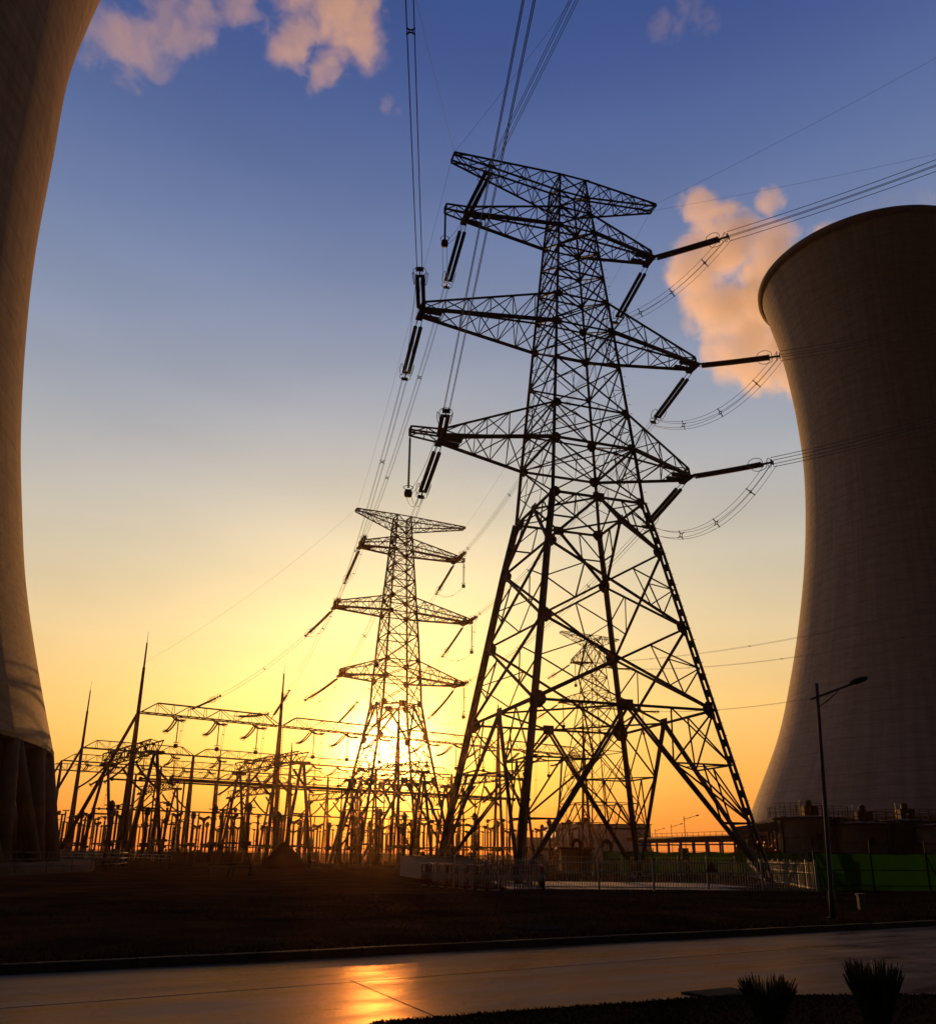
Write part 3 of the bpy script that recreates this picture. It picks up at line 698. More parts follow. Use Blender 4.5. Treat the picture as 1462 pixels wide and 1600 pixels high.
# earth wires
def earthwire(A, B, sag, label, r=.012):
    base = Vector(A); o = MB().tube([p - base for p in path(A, B, sag, 40)], r, 4, cap=False).obj('earth_wire', ALU, loc=base)
    tag(o, label, 'wire', 'thin earth wires')
for (sd, tipi, px, py, zz, lab) in ((-1, 0, 650, 0, 58, 'thin earth wire rising steeply from the left tip of the highest crossarm'), (-1, 0, 893, 0, 60, 'thin earth wire slanting up and right from the left tip of the highest crossarm'),
                              (1, 0, 1462, 90, 64, 'thin earth wire rising to the upper right sky'), (1, 1, 1462, 241, 61, 'thin earth wire crossing the top of the steam plume')):
    A = TM[(sd, 'E')][tipi]; Q = atz(px, py, zz); B = A + (Q - A) * 1.7; earthwire(A, B + Vector((0, 0, 1.0)), .6, lab)
for sd in (-1, 1): earthwire(TM[(sd, 'E')][1], TT[(sd, 'E')][0], 1.5, 'thin earth wire between the %s ends of the two big pylons' % SD[sd])
# middle-distance pylon hanging jumpers and pilots
for key, ln in (((1, 'L1b'), 4.0), ((1, 'L2b'), 4.6), ((1, 'L3b'), 4.8)):
    q = pilot(TT[key][1], ln, 'thin hanging insulator with a weight under the %s' % arm_words('middle-distance', key)); ENDS[key, 'pil'] = q

# ------------------------------------------------------------------ substation
E1 = Vector((.806, .592, 0)).normalized(); E2 = Vector((-E1.y, E1.x, 0)); O1 = Vector((-45.5, 119.5, 0)); BAY = 21.2
ANG = math.atan2(E1.y, E1.x)
def S_(a, b, z=0.0): return O1 + E1 * a + E2 * b + Vector((0, 0, z))
def truss(mb, p, q, hgt, wid, n, side):
    """flat-bottomed box truss from p to q with sloping ends"""
    up = Vector((0, 0, hgt)); s = side * (wid / 2)
    for k in (-1, 1):
        mb.bar(p + s * k, q + s * k, .16)
        mb.bar(p + s * k, lerp(p, q, 1 / n) + s * k * .4 + up, .12); mb.bar(q + s * k, lerp(p, q, 1 - 1 / n) + s * k * .4 + up, .12)
        mb.bar(lerp(p, q, 1 / n) + s * k * .4 + up, lerp(p, q, 1 - 1 / n) + s * k * .4 + up, .11)
        for i in range(1, n):
            b0 = lerp(p, q, i / n) + s * k; t0_ = lerp(p, q, i / n) + s * k * .4 + up
            mb.bar(b0, t0_, .06)
            if i < n - 1:
                b1 = lerp(p, q, (i + 1) / n) + s * k; t1_ = lerp(p, q, (i + 1) / n) + s * k * .4 + up
                mb.bar(*((t0_, b1) if i % 2 else (b0, t1_)), .065)
    for i in range(n + 1):
        mb.bar(lerp(p, q, i / n) - s, lerp(p, q, i / n) + s, .06)
        if i < n: mb.bar(lerp(p, q, i / n) - s, lerp(p, q, (i + 1) / n) + s, .055)
def gantry_row(label, b, a0, nb, rods, raker=True, z=20.0, bay=BAY, r=.29, ladder=()):
    o = S_(a0, b); t = thing('gantry_row', label, 'gantry', o, 0, 'long substation gantries')
    L = lambda a, z_: E1 * a + Vector((0, 0, z_))
    for i in range(nb + 1):
        mb = MB(); top = L(i * bay, z)
        mb.tube([E1 * (i * bay) - E1 * .0 + E2 * 1.3, top + E2 * .1], [r, r * .8], 10); mb.tube([E1 * (i * bay) - E2 * 1.3, top - E2 * .1], [r, r * .8], 10)
        mb.bar(lerp(E1 * (i * bay) + E2 * 1.3, top, .55), lerp(E1 * (i * bay) - E2 * 1.3, top, .55), .25)
        mb.obj('column', STEEL2, t)
        if raker and i in (0,):
            MB().tube([-E1 * 8.2, L(0, z)], [r * .95, r * .7], 10).obj('raking_leg', STEEL2, t)
        hgt = rods[i % len(rods)]
        if hgt: MB().tube([top, top + Vector((0, 0, hgt * .55)), top + Vector((0, 0, hgt * .551)), top + Vector((0, 0, hgt * .86)), top + Vector((0, 0, hgt * .861)), top + Vector((0, 0, hgt))], [.27, .2, .14, .11, .04, .02], 8).obj('lightning_rod', STEEL2, t)
        if i in ladder:
            mb = MB()
            for sgn in (1,):
                q0, q1 = E1 * (i * bay) - E2 * 1.9, top - E2 * .55
                mb.bar(q0 - E1 * .25, q1 - E1 * .25, .06); mb.bar(q0 + E1 * .25, q1 + E1 * .25, .06)
                for k in range(46): c = lerp(q0, q1, k / 46); mb.bar(c - E1 * .25, c + E1 * .25, .045)
            mb.obj('ladder', STEEL2, t)
    for i in range(nb):
        mb = MB(); truss(mb, L(i * bay + .2, z), L((i + 1) * bay - .2, z), 1.55, 1.5, 9, E2); mb.obj('beam', STEEL2, t)
    return t
gantry_row('front long gantry with four tall lightning masts, nearest the camera', 0, 0, 4, [11.5, 9.5, 5.5, 9.0], ladder=(1, 2))
gantry_row('second long gantry behind the front one, its first mast beside the brown cooling tower', 50.8, 4.7, 4, [12.5, 0, 5.0, 0, 0])
gantry_row('third long gantry with no tall masts, behind the second', 79, 7.3, 5, [0], r=.26)
gantry_row('rearmost long gantry, showing as thin trusses low on the skyline', 104, 9, 5, [0, 0, 9, 0], r=.26)
def low_gantry(a, b, label, z=13.0, ln=21.5):
    o = S_(a, b); t = thing('low_gantry', label, 'gantry', o, 0, 'low cross gantries')
    for d_ in (0, ln):
        base = -E2 * d_; top = base + Vector((0, 0, z))
        MB().tube([base - E1 * 2.0, top - E1 * .15], [.24, .2], 8).tube([base + E1 * 2.0, top + E1 * .15], [.24, .2], 8).bar(lerp(base - E1 * 2, top, .5), lerp(base + E1 * 2, top, .5), .22).bar(top - E1 * .9, top + E1 * .9, 1.2, .35, (0, 0, 1)).obj('column', STEEL2, t)
    mb = MB(); p, q = Vector((0, 0, z)), -E2 * ln + Vector((0, 0, z)); n = 12
    for k in (-1, 1):
        for h in (.2, 1.5):
            mb.bar(p + E1 * .75 * k + Vector((0, 0, h)), q + E1 * .75 * k + Vector((0, 0, h)), .15)
        for i in range(n):
            x0, x1 = lerp(p, q, i / n) + E1 * .75 * k, lerp(p, q, (i + 1) / n) + E1 * .75 * k
            h0, h1 = ((.2, 1.5) if i % 2 else (1.5, .2)); mb.bar(x0 + Vector((0, 0, h0)), x1 + Vector((0, 0, h1)), .09); mb.bar(x0 + Vector((0, 0, .2)), x0 + Vector((0, 0, 1.5)), .07)
    for i in range(n):
        for h in (.2, 1.5):
            mb.bar(lerp(p, q, i / n) + E1 * .75 + Vector((0, 0, h)), lerp(p, q, (i + 1) / n) - E1 * .75 + Vector((0, 0, h)), .08)
    mb.obj('beam', STEEL2, t)
    return t
LG = [(-1.9, 5.0), (17.3, 4.7), (36.4, 4.7), (55.5, 4.7)]
LGW = ['low box-truss gantry crossing behind the first front mast', 'low box-truss gantry crossing behind the second front mast', 'low box-truss gantry in front of the sun, between the pylon legs', 'low box-truss gantry behind the left leg of the tallest pylon']
for (a, b), l_ in zip(LG, LGW): low_gantry(a, b, l_)
LG2 = [(21.2, 66.3), (40.4, 66), (59.5, 66)]
for (a, b), l_ in zip(LG2, ('far low gantry in the first bay of the second row', 'far low gantry in the second bay of the second row', 'far low gantry in the third bay of the second row')): low_gantry(a, b, l_)
# insulator strings under the gantries (two-string sets), wires dropping from them
def small_string(p, q, sag, label, group, r=.13, twin=.4):
    base = Vector(p); t = thing('insulator_string', label, 'insulator', base, 0, group); pp = [x - base for x in path(p, q, sag, 10)]
    d, s, u = frame(pp[0], pp[-1])
    for k in (-1, 1): MB().ribbed([x + s * twin * .5 * k for x in sub(pp, .5, None)], r * .6, r, .2, 6).obj('insulator', PORC, t)
    MB().tube([(0, 0, 0), pp[1]], .04, 5).obj('link', STEEL, t)
    e = pp[-1]; MB().bar(e - s * twin * .8, e + s * twin * .8, .07, .2, u).ring(e, s, u, .45, .32, .03, 10, 4).obj('yoke_plate', STEEL, t)
    return base + e
def drop(p, q, sag, label, n=2):
    conductor(path(p, q, sag, 14), label, 'down-dropper wires in the substation', n=n, sp=.16, r=.018, every=3.0, first=1.5, name='dropper_wire', cat='wire')
ORD = ['first', 'second', 'third', 'fourth', 'fifth']
for b, a0, nb, wd, gl in ((0, 0, 4, 'front', 1), (50.8, 4.7, 4, 'second', 2), (79, 7.3, 5, 'third', 3)):
    for i in range(nb):
        for k in range(3):
            a = a0 + BAY * (i + .22 + .28 * k)
            p = S_(a, b - .7, 19.9); q = p - E2 * 4.4 + Vector((0, 0, -1.1))
            e = small_string(p, q, .35, 'short insulator string slung forward from bay %s of the %s long gantry' % (ORD[i], wd), 'gantry insulator strings')
            p2 = S_(a + 1.0, b + .7, 19.9); q2 = p2 + E2 * 4.6 + Vector((0, 0, -1.5))
            e2 = small_string(p2, q2, .4, 'short insulator string slung backward from bay %s of the %s long gantry' % (ORD[i], wd), 'gantry insulator strings')
            if gl < 3:
                drop(e, S_(a - 1.0, b - 5.5, 7.5), .6, 'wires dropping from bay %s of the %s long gantry to equipment' % (ORD[i], wd))
                pilot(S_(a + .8, b - .7, 19.8), 3.6, 'hanging support insulator under bay %s of the %s long gantry' % (ORD[i], wd))
# V strings under the low gantries holding the tube bus
for gi, (a, b) in enumerate(LG + LG2):
    wd = (LGW + ['far low gantry one', 'far low gantry two', 'far low gantry three'])[gi]
    for k in range(3):
        for sgn in (-1, 1):
            p = S_(a, b - 3.5 - 6.5 * k, 13.0) + E1 * .8 * sgn; q = p + E1 * 3.4 * sgn + Vector((0, 0, -3.4))
            small_string(p, q, .35, 'sagging insulator string spreading from a low cross gantry %s' % ('near the front masts' if gi < 4 else 'in the rear yard'), 'low gantry insulator strings')
# tube bus
def tube_bus(b, a0, a1, z, label):
    t = thing('tube_bus', label, 'busbar', S_(a0, b), 0, 'rigid tube busbars')
    MB().tube([Vector((0, 0, z)), E1 * (a1 - a0) + Vector((0, 0, z))], .13, 8).obj('tube', STEEL2, t)
    for e in (0, a1 - a0): MB().lathe([(.02, -.28), (.2, -.2), (.28, 0), (.2, .2), (.02, .28)], 10, E1 * e + Vector((0, 0, z))).obj('corona_ball', STEEL2, t)
    k = 6.0
    while k < a1 - a0:
        MB().tube([E1 * k, E1 * k + Vector((0, 0, z * .42))], .16, 7).obj('support_post', STEEL2, t)
        MB().ribbed([E1 * k + Vector((0, 0, z * .42)), E1 * k + Vector((0, 0, z - .1))], .09, .15, .22, 6).obj('insulator', PORC, t); k += 19.1
tube_bus(5.0, -1.0, 66, 11.2, 'rearmost of the three horizontal busbar tubes behind the front gantry')
tube_bus(-1.5, 1.0, 66, 11.0, 'middle one of the three horizontal busbar tubes')
tube_bus(-8.0, 3.0, 64, 10.7, 'nearest of the three horizontal busbar tubes, crossing in front of the masts')
tube_bus(62.0, 12, 92, 9.6, 'far busbar tube seen low between the rear columns')
tube_bus(56.0, 12, 92, 9.4, 'far busbar tube just in front of the other rear one')
# equipment, one of each kind, then copies
def eq_post(ht, ped):
    t = thing('post_insulator', 'slim post insulator on a steel pedestal in the substation yard', 'insulator', (0, 0, 0), 0, 'post insulators in the yard')
    MB().tube([(0, 0, 0), (0, 0, ped)], .11, 7).bar((0, 0, ped - .1), (0, 0, ped + .08), .5, .5).obj('pedestal', STEEL2, t)
    MB().ribbed([(0, 0, ped + .05), (0, 0, ht)], .09, .16, .2, 7).obj('insulator', PORC, t)
    MB().bar((-.5, 0, ht + .08), (.5, 0, ht + .08), .14, .16).ring((0, 0, ht + .1), (1, 0, 0), (0, 1, 0), .35, .35, .035, 12).obj('cap', STEEL, t); return t
def eq_ct():
    t = thing('current_transformer', 'thick-headed current transformer on a pedestal in the substation yard', 'transformer', (0, 0, 0), 0, 'current transformers in the yard')
    MB().tube([(0, 0, 0), (0, 0, 2.5)], .2, 8).box((0, 0, 2.6), (.9, .9, .5)).obj('pedestal', STEEL2, t)
    MB().ribbed([(0, 0, 2.8), (0, 0, 6.3)], .15, .24, .22, 9).obj('insulator', PORC, t)
    MB().lathe([(.05, 6.2), (.25, 6.25), (.38, 6.45), (.38, 7.0), (.25, 7.25), (.03, 7.4)], 12).bar((-.8, 0, 6.8), (.8, 0, 6.8), .12).obj('head', STEEL, t); return t
def eq_disc():
    t = thing('disconnector', 'disconnector switch with two insulator posts and a horizontal arm in the yard', 'switchgear', (0, 0, 0), 0, 'disconnectors in the yard')
    for x in (-1.9, 1.9):
        MB().tube([(x, 0, 0), (x, 0, 2.6)], .12, 7).obj('pedestal', STEEL2, t)
        MB().ribbed([(x, 0, 2.8), (x, 0, 6.2)], .1, .17, .2, 7).obj('insulator', PORC, t)
        MB().ring((x, 0, 6.5), (1, 0, 0), (0, 1, 0), .5, .5, .04, 12).bar((x, 0, 6.2), (x, 0, 6.75), .3).obj('cap', STEEL, t)
    MB().bar((-2.6, 0, 2.7), (2.6, 0, 2.7), .3, .25).obj('base_beam', STEEL2, t)
    MB().tube([(-2.2, 0, 6.55), (0, 0, 6.75), (2.2, 0, 6.55)], .08, 6).obj('blade', STEEL, t); return t
def eq_brk():
    t = thing('circuit_breaker', 'tee-shaped circuit breaker on a steel frame in the substation yard', 'switchgear', (0, 0, 0), 0, 'circuit breakers in the yard')
    MB().tube([(-.3, 0, 0), (-.3, 0, 2.3)], .12, 6).tube([(.3, 0, 0), (.3, 0, 2.3)], .12, 6).box((0, .35, 1.3), (.8, .5, 1.3)).obj('frame', STEEL2, t)
    MB().ribbed([(0, 0, 2.3), (0, 0, 6.2)], .14, .23, .22, 8).obj('insulator', PORC, t)
    MB().ribbed([(-1.9, 0, 6.75), (-.25, 0, 6.45)], .15, .24, .22, 8).ribbed([(.25, 0, 6.45), (1.9, 0, 6.75)], .15, .24, .22, 8).box((0, 0, 6.4), (.6, .4, .5)).obj('interrupter', PORC, t); return t
def eq_arr():
    t = thing('surge_arrester', 'slender surge arrester with a grading ring in the substation yard', 'surge arrester', (0, 0, 0), 0, 'surge arresters in the yard')
    MB().tube([(0, 0, 0), (0, 0, 2.2)], .14, 7).obj('pedestal', STEEL2, t)
    MB().ribbed([(0, 0, 2.3), (0, 0, 7.0)], .12, .19, .19, 7).obj('insulator', PORC, t)
    MB().ring((0, 0, 6.4), (1, 0, 0), (0, 1, 0), .7, .7, .04, 14).bar((0, 0, 6.9), (0, 0, 7.5), .08).obj('grading_ring', STEEL, t); return t
kinds = [eq_post(6.3, 2.8), eq_ct(), eq_disc(), eq_brk(), eq_arr(), eq_post(7.6, 3.4)]
used = [0] * len(kinds)
rows = [(-19, 2), (-14, 1), (8.5, 0), (12.5, 3), (17, 1), (22, 2), (27.5, 5), (33, 4), (39, 2), (45, 0), (57.5, 3), (64, 1), (70, 2), (86, 5)]
for b, kd in rows:
    a = -10.0 if b < 0 else -6.0
    bayk = 0
    while a < 100:
        for ph in range(3):
            aa = a + ph * 4.4 + random.uniform(-.15, .15)
            p = S_(aa, b)
            # keep clear of the middle-distance pylon's feet and of the brown cooling tower's basin
            if (p.xy - Vector((-11.7, 141.1))).length < 9.5 or (p.xy - Vector((-74.9, 65.2))).length < 48 or (p.xy - Vector((9, 66))).length < 22: continue
            if p.x / p.y > .12: continue
            rz_ = ANG + (math.pi / 2 if kd in (2, 3) else 0)
            if used[kd] == 0: kinds[kd].location = p; kinds[kd].rotation_euler = (0, 0, rz_)
            else: copy_tree(kinds[kd], p, rz_, scale=random.choice((.92, 1.0, 1.0, 1.06)))
            used[kd] += 1
        a += 17.0 + (2.6 if bayk % 2 else 0); bayk += 1
# wires from the middle-distance pylon down to the front gantry
tgt = {(-1, 'L1b'): 20, (-1, 'L2b'): 7, (-1, 'L3b'): 14, (1, 'L1b'): 31, (1, 'L2b'): 37, (1, 'L3b'): 42}
for key, a in tgt.items():
    A = TT[key][0]; B = S_(a, .9, 21.0)
    pts_ = path(A, B, 2.0, 50)
    insulator_string(sub(pts_, 0, 10), 'insulator string reaching from the %s to the substation' % arm_words('middle-distance', key), 'insulator strings on the middle-distance pylon', length=5.4, n=6, r=.19, gap=.8)
    insulator_string(sub(pts_[::-1], 0, 8), 'front gantry insulator string catching wires from the %s' % arm_words('middle-distance', key), 'insulator strings on the front gantry beam', length=3.6, n=6, gap=.5)
    conductor(sub(pts_, 7.0, -5.4), 'wires sloping from the %s to the front gantry' % arm_words('middle-distance', key), 'conductors into the substation', n=4, sp=.2, r=.011, every=12, first=9)
    e = sub(pts_, 7.0, 7.3)[0]
    if key in ENDS or (key, 'pil') in ENDS:
        q = ENDS[key, 'pil']; jumper(ENDS[key, 'T2'], q, .8, 'jumper wires to the weight under the %s' % arm_words('middle-distance', key), n=2, every=3.5, r=.016); jumper(q, e, 1.2, 'jumper wires leaving the weight under the %s' % arm_words('middle-distance', key), n=2, every=3.5, r=.016)
    else: jumper(ENDS[key, 'T2'], e, 2.2, 'jumper wires hanging under the %s' % arm_words('middle-distance', key), n=2, every=3.5, r=.016)
earthwire(TT[(-1, 'E')][0], S_(0, 0, 27), 1.5, 'thin earth wire from the middle-distance pylon to the first front mast')
# wires of the farthest pylon, leaving to the right behind the tallest one
for (key, px, py, zz, wd) in (((1, 'L1b'), 1462, 985, 37.5, 'upper right arm'), ((-1, 'L1b'), 1462, 948, 41, 'upper left arm'), ((1, 'L2b'), 1462, 1050, 29.5, 'lower right arm')):
    A = T3[key][0]; Q = atY(px, py, A.y - 62); B = Q
    pts_ = path(A, B, 1.8, 40)
    insulator_string(sub(pts_, 0, 10), 'insulator string pulling right from the %s of the farthest pylon' % wd, 'insulator strings on the farthest pylon', length=4.4, n=6, gap=.45)
    conductor(sub(pts_, 6.2, None), 'twin wires running right from the %s of the farthest pylon' % wd, 'conductors of the farthest pylon', n=2, sp=.28, r=.02, every=22, first=16)
for (key, wd) in (((-1, 'L1b'), 'upper left arm'), ((-1, 'L2b'), 'lower left arm'), ((1, 'L2b'), 'lower right arm')):
    A = T3[key][0]; B = A + Vector((-30, -6, -13)); pts_ = path(A, B, 2.2, 30)
    insulator_string(sub(pts_, 0, 10), 'insulator string slanting left from the %s of the farthest pylon' % wd, 'insulator strings on the farthest pylon', length=4.4, n=6, gap=.45)
    pilot(A + Vector((.6, 0, 0)), 4.2, 'hanging insulator under the %s of the farthest pylon' % wd)

# ------------------------------------------------------------------ compound fences, walls, barrier
def picket_fence(p, q, hgt, label, sp=.135, panel=2.7, mat=WHITEP, pw=.035):
    d = (q - p); L = d.length; d.normalize(); n = max(1, round(L / panel)); pl_ = L / n; nrm = Vector((-d.y, d.x, 0))
    t = thing('picket_fence', label, 'fence', p, 0, 'white picket fences')
    for i in range(n + 1): MB().bar(d * (i * pl_), d * (i * pl_) + Vector((0, 0, hgt + .12)), .1, .1, d).obj('post', mat, t)
    for i in range(n):
        mb = MB(); a0, a1 = i * pl_ + .06, (i + 1) * pl_ - .06
        for h in (.18, hgt * .62, hgt - .12): mb.bar(d * a0 + Vector((0, 0, h)), d * a1 + Vector((0, 0, h)), .04, .05)
        m_ = int((a1 - a0) / sp)
        for k in range(1, m_): 
            c = d * (a0 + (a1 - a0) * k / m_) + nrm * .035; mb.bar(c + Vector((0, 0, .06)), c + Vector((0, 0, hgt)), pw, .025, d)
        mb.obj('panel', mat, t)
    return t
fa, fb, fc_ = Vector((-.6, 48.6, 0)), atz(850, 1391, 0), atz(1277, 1395, 0)
picket_fence(fa, Vector((fb.x, fb.y, 0)), 1.55, 'white picket fence behind the red and white barrier')
picket_fence(Vector((fb.x, fb.y, 0)), Vector((fc_.x, fc_.y, 0)), 1.5, 'long white picket fence in front of the tallest pylon with a warning triangle on it')
picket_fence(Vector((fc_.x, fc_.y, 0)), Vector((25, 80, 0)), 1.5, 'white picket fence running back along the green netting', sp=.45)
picket_fence(Vector((-3.5, 86, 0)), Vector((25, 84, 0)), 1.7, 'rear white picket fence beyond the pylon legs', sp=.25)
# warning triangle
wt = atz(1113, 1394, 0); wt = Vector((wt.x, wt.y - .12, .98))
t = thing('warning_sign', 'small dark red warning triangle hung on the white picket fence', 'sign', wt)
fd_ = (fc_ - fb).normalized()
MB().face([-fd_ * .32, fd_ * .32, Vector((0, 0, .55))]).face([fd_ * .32 + Vector((0, .02, 0)), -fd_ * .32 + Vector((0, .02, 0)), Vector((0, .02, .55))]).obj('plate', REDP, t)
MB().bar(Vector((0, -.012, .12)), Vector((0, -.012, .34)), .045, .008, (0, 1, 0)).obj('mark', DARK, t)
# pale low wall
wp = [Vector((-5.2, 74.6, 0)), Vector((-1.6, 57.0, 0)), Vector((.4, 51.5, 0))]
t = thing('boundary_wall', 'low pale rendered wall running back behind the red and white barrier', 'wall', wp[0])
mb = MB()
for a, b in zip(wp, wp[1:]): mb.bar(a - wp[0] + Vector((0, 0, .74)), b - wp[0] + Vector((0, 0, .74)), .22, 1.48)
mb.obj('wall', material('pale_render', (.30, .28, .28), .8, 0, vary=.25, vscale=.5, spec=.1), t)
mb = MB()
for a, b in zip(wp, wp[1:]): mb.bar(a - wp[0] + Vector((0, 0, 1.53)), b - wp[0] + Vector((0, 0, 1.53)), .32, .08)
mb.obj('coping', CONC, t)
mb = MB(); mb.face([Vector((2.2, 46.4, .06)), Vector((17.6, 48.4, .06)), Vector((15.5, 60, .06)), Vector((1.6, 60, .06))]); struct(mb.obj('paving', PAVE), 'pale concrete paving behind the picket fence', 'paving')
p = atY(690, 1333, 77); t = thing('timber_stack', 'dark stack of timbers lying behind the pale low wall', 'timber stack', (p.x, 77, 0))
for k in range(14):
    MB().bar((-1.6 + random.uniform(-.2, .2), (k % 4) * .32, .2 + (k // 4) * .42), (1.5 + random.uniform(-.2, .3), (k % 4) * .32 + random.uniform(-.08, .08), .2 + (k // 4) * .42 + random.uniform(-.03, .05)), .26, .36).obj('timber', DARK, t)
# red and white hoop barrier around the pylon foot
def hoop_barrier():
    P4 = [atz(657, 1388, 0), atz(760, 1397, 0), atz(849, 1394, 0), Vector((3.9, 47.2, 0)), Vector((-1.8, 49.6, 0)), ]
    P4 = [Vector((p.x, p.y, 0)) for p in P4]
    t = thing('safety_barrier', 'red and white hooped safety barrier around the foot of the tallest pylon', 'barrier', P4[0])
    for a, b in zip(P4, P4[1:] + P4[:1]):
        d = b - a; n = max(1, round(d.length / 1.05)); 
        for i in range(n):
            p = lerp(a, b, (i + .1) / n) - P4[0]; q = lerp(a, b, (i + .9) / n) - P4[0]; h = 1.22
            up = Vector((0, 0, 1)); dd = (q - p).normalized()
            mb = MB().tube([p + up * .03, p + up * (h - .12), p + dd * .04 + up * (h - .04), p + dd * .12 + up * h, q - dd * .12 + up * h, q - dd * .04 + up * (h - .04), q + up * (h - .12), q + up * .03], .034, 6)
            o = mb.obj('hoop', REDP, t)
            MB().tube([p + up * .16, q + up * .16], .024, 5).obj('rail', BANDW, t)
            for k in (1, 2, 3): MB().tube([lerp(p, q, k / 4) + up * .16, lerp(p, q, k / 4) + up * .85], .02, 5).obj('bar', REDP, t)
            MB().tube([lerp(p, q, .0) + up * .45 + dd * .001, lerp(p, q, 0) + up * .8], .037, 6).obj('band', BANDW, t)
            MB().tube([lerp(p, q, 1) + up * .45, lerp(p, q, 1) + up * .8], .037, 6).obj('band', BANDW, t)
hoop_barrier()
# green netting fence (scaffold posts, rails, cloth)
def netting(p, q, hgt, label, n, sag=.1):
    d = q - p; L = d.length; d.normalize(); nrm = Vector((-d.y, d.x, 0)); t = thing('netting_fence', label, 'fence', p, 0, 'green netting fences')
    for i in range(n):
        mb = MB(); a0, a1 = L * i / n, L * (i + 1) / n; m_ = 10; rr = []
        for k in range(m_ + 1):
            a = a0 + (a1 - a0) * k / m_; f = k / m_; bulge = nrm * (.12 * math.sin(math.pi * f) * random.uniform(.3, 1.2))
            rr.append((d * a + Vector((0, 0, .05)), d * a + bulge + Vector((0, 0, hgt * .5)), d * a + Vector((0, 0, hgt - sag * math.sin(math.pi * f)))))
        for k in range(m_):
            for j in range(2):
                mb.face([rr[k][j], rr[k + 1][j], rr[k + 1][j + 1], rr[k][j + 1]], True); 
        mb.obj('netting', NETG, t)
    for i in range(n + 1):
        MB().tube([d * (L * i / n) - nrm * .1, d * (L * i / n) - nrm * .1 + Vector((0, 0, hgt + random.uniform(.3, .75)))], .045, 6).obj('post', DARK, t)
        if i % 2 == 0: MB().tube([d * (L * i / n) - nrm * .12 + Vector((0, 0, hgt * .95)), d * (L * i / n) - nrm * .85 + d * .2], .035, 5).obj('stay', DARK, t)
    for h in (.3, hgt * .55, hgt - .03): MB().tube([-nrm * .12 + Vector((0, 0, h)), d * L - nrm * .12 + Vector((0, 0, h))], .028, 5).obj('rail', DARK, t)
g0 = atz(1279, 1394, 0)
netting(Vector((g0.x, g0.y + .4, 0)), Vector((46, 55, 0)), 2.0, 'tall green netting fence on dark poles behind the tall roadside lamp', 8)
netting(Vector((14, 92, 0)), Vector((21.5, 91, 0)), 2.15, 'darkest stretch of green netting, behind the rear picket fence', 3)
netting(Vector((21.6, 91, 0)), Vector((44, 84, 0)), 2.2, 'bright green netting beneath the pipe trestle', 8)
def notice(px, py, Y, label, mark):
    p = atY(px, py, Y); t = thing('notice_board', label, 'sign', p)
    MB().box((0, 0, 0), (.62, .03, .95)).obj('board', material('notice_face', (.16, .15, .14), .6), t)
    MB().ring((0, -.022, .15), (1, 0, 0), (0, 0, 1), .2, .2, .03, 16, 4).bar((-.14, -.024, .29), (.14, -.024, .01), .02, .045, (0, 1, 0)).obj('symbol', mark, t)
    MB().bar((-.2, -.022, -.28), (.2, -.022, -.28), .012, .08).obj('lettering', WHITEP, t)
    MB().bar((0, .03, -.4), (0, .03, -p.z), .05).obj('post', DARK, t)
notice(1254, 1341, 55, 'small notice board with a round symbol before the green netting', WHITEP)
notice(1172, 1320, 80, 'round red prohibition sign beside the right leg of the tallest pylon', REDP)
notice(1070, 1334, 80, 'tiny white-marked notice on the darkest green netting', WHITEP)
# basin railing by the brown tower, long dark wall, earth mound
def railing(pts_, hgt, label, base_h=.0):
    t = thing('railing', label, 'railing', pts_[0], 0, 'steel railings')
    loc = [p - pts_[0] for p in pts_]; mb = MB(); up = Vector((0, 0, 1))
    for h in (hgt, hgt * .66, hgt * .33): mb.tube([p + up * (h + base_h) for p in loc], .028, 5)
    mb.obj('rail', STEEL, t)
    for p in loc: MB().tube([p + up * base_h, p + up * (hgt + base_h)], .03, 5).obj('post', STEEL, t)
cL = Vector((-74.9, 65.17, 0))
railing([cL + Vector((math.cos(R(a)) * 47.5, math.sin(R(a)) * 47.5, 0)) for a in range(-30, 76, 4)], 1.25, 'thin grey railing curving around the basin of the brown cooling tower', base_h=.3)
bw = [cL + Vector((math.cos(R(a)) * 52, math.sin(R(a)) * 52, 0)) for a in range(28, 74, 3)]
t = thing('basin_wall', 'low pale curved wall topped with rails beside the brown cooling tower', 'wall', bw[0])
mb = MB()
for a, b in zip(bw, bw[1:]): mb.bar(a - bw[0] + Vector((0, 0, .35)), b - bw[0] + Vector((0, 0, .35)), .4, .7)
mb.obj('wall', COLM, t)
mb = MB()
for h in (1.0, 1.35): mb.tube([p - bw[0] + Vector((0, 0, h)) for p in bw], .03, 5)
for p in bw: mb.tube([p - bw[0] + Vector((0, 0, .7)), p - bw[0] + Vector((0, 0, 1.35))], .03, 5)
mb.obj('rail', WHITEP, t)
d0, d1 = atz(243, 1351, 0), atz(392, 1353, 0)
o = MB().bar(d0 + Vector((0, 0, .75)), d1 + Vector((0, 0, .75)), .5, 1.5).bar(d0 + Vector((0, 0, 1.56)), d1 + Vector((0, 0, 1.56)), .62, .12).obj('brick_wall', material('dark_brick', (.07, .045, .032), .9, 0, vary=.4, vscale=2), None)
tag(o, 'long low dark wall between the railings and the earth mound', 'wall')
mc = atz(440, 1357, 0); mb = MB(); n = 40; rings = 12; vs = []
for i in range(rings + 1):
    f = i / rings
    for j in range(n):
        a = 2 * math.pi * j / n; rr = 3.1 * f * (1 + .16 * math.sin(3 * a + 1) + .07 * math.sin(7 * a))
        vs.append((rr * math.cos(a), rr * math.sin(a), max(-.1, 2.9 * (1 - f) ** 1.15 + (.16 * math.sin(5 * a + 4 * f) + random.uniform(-.07, .07)) * (1 if 0 < f < 1 else 0) - .1)))
mb.v = vs
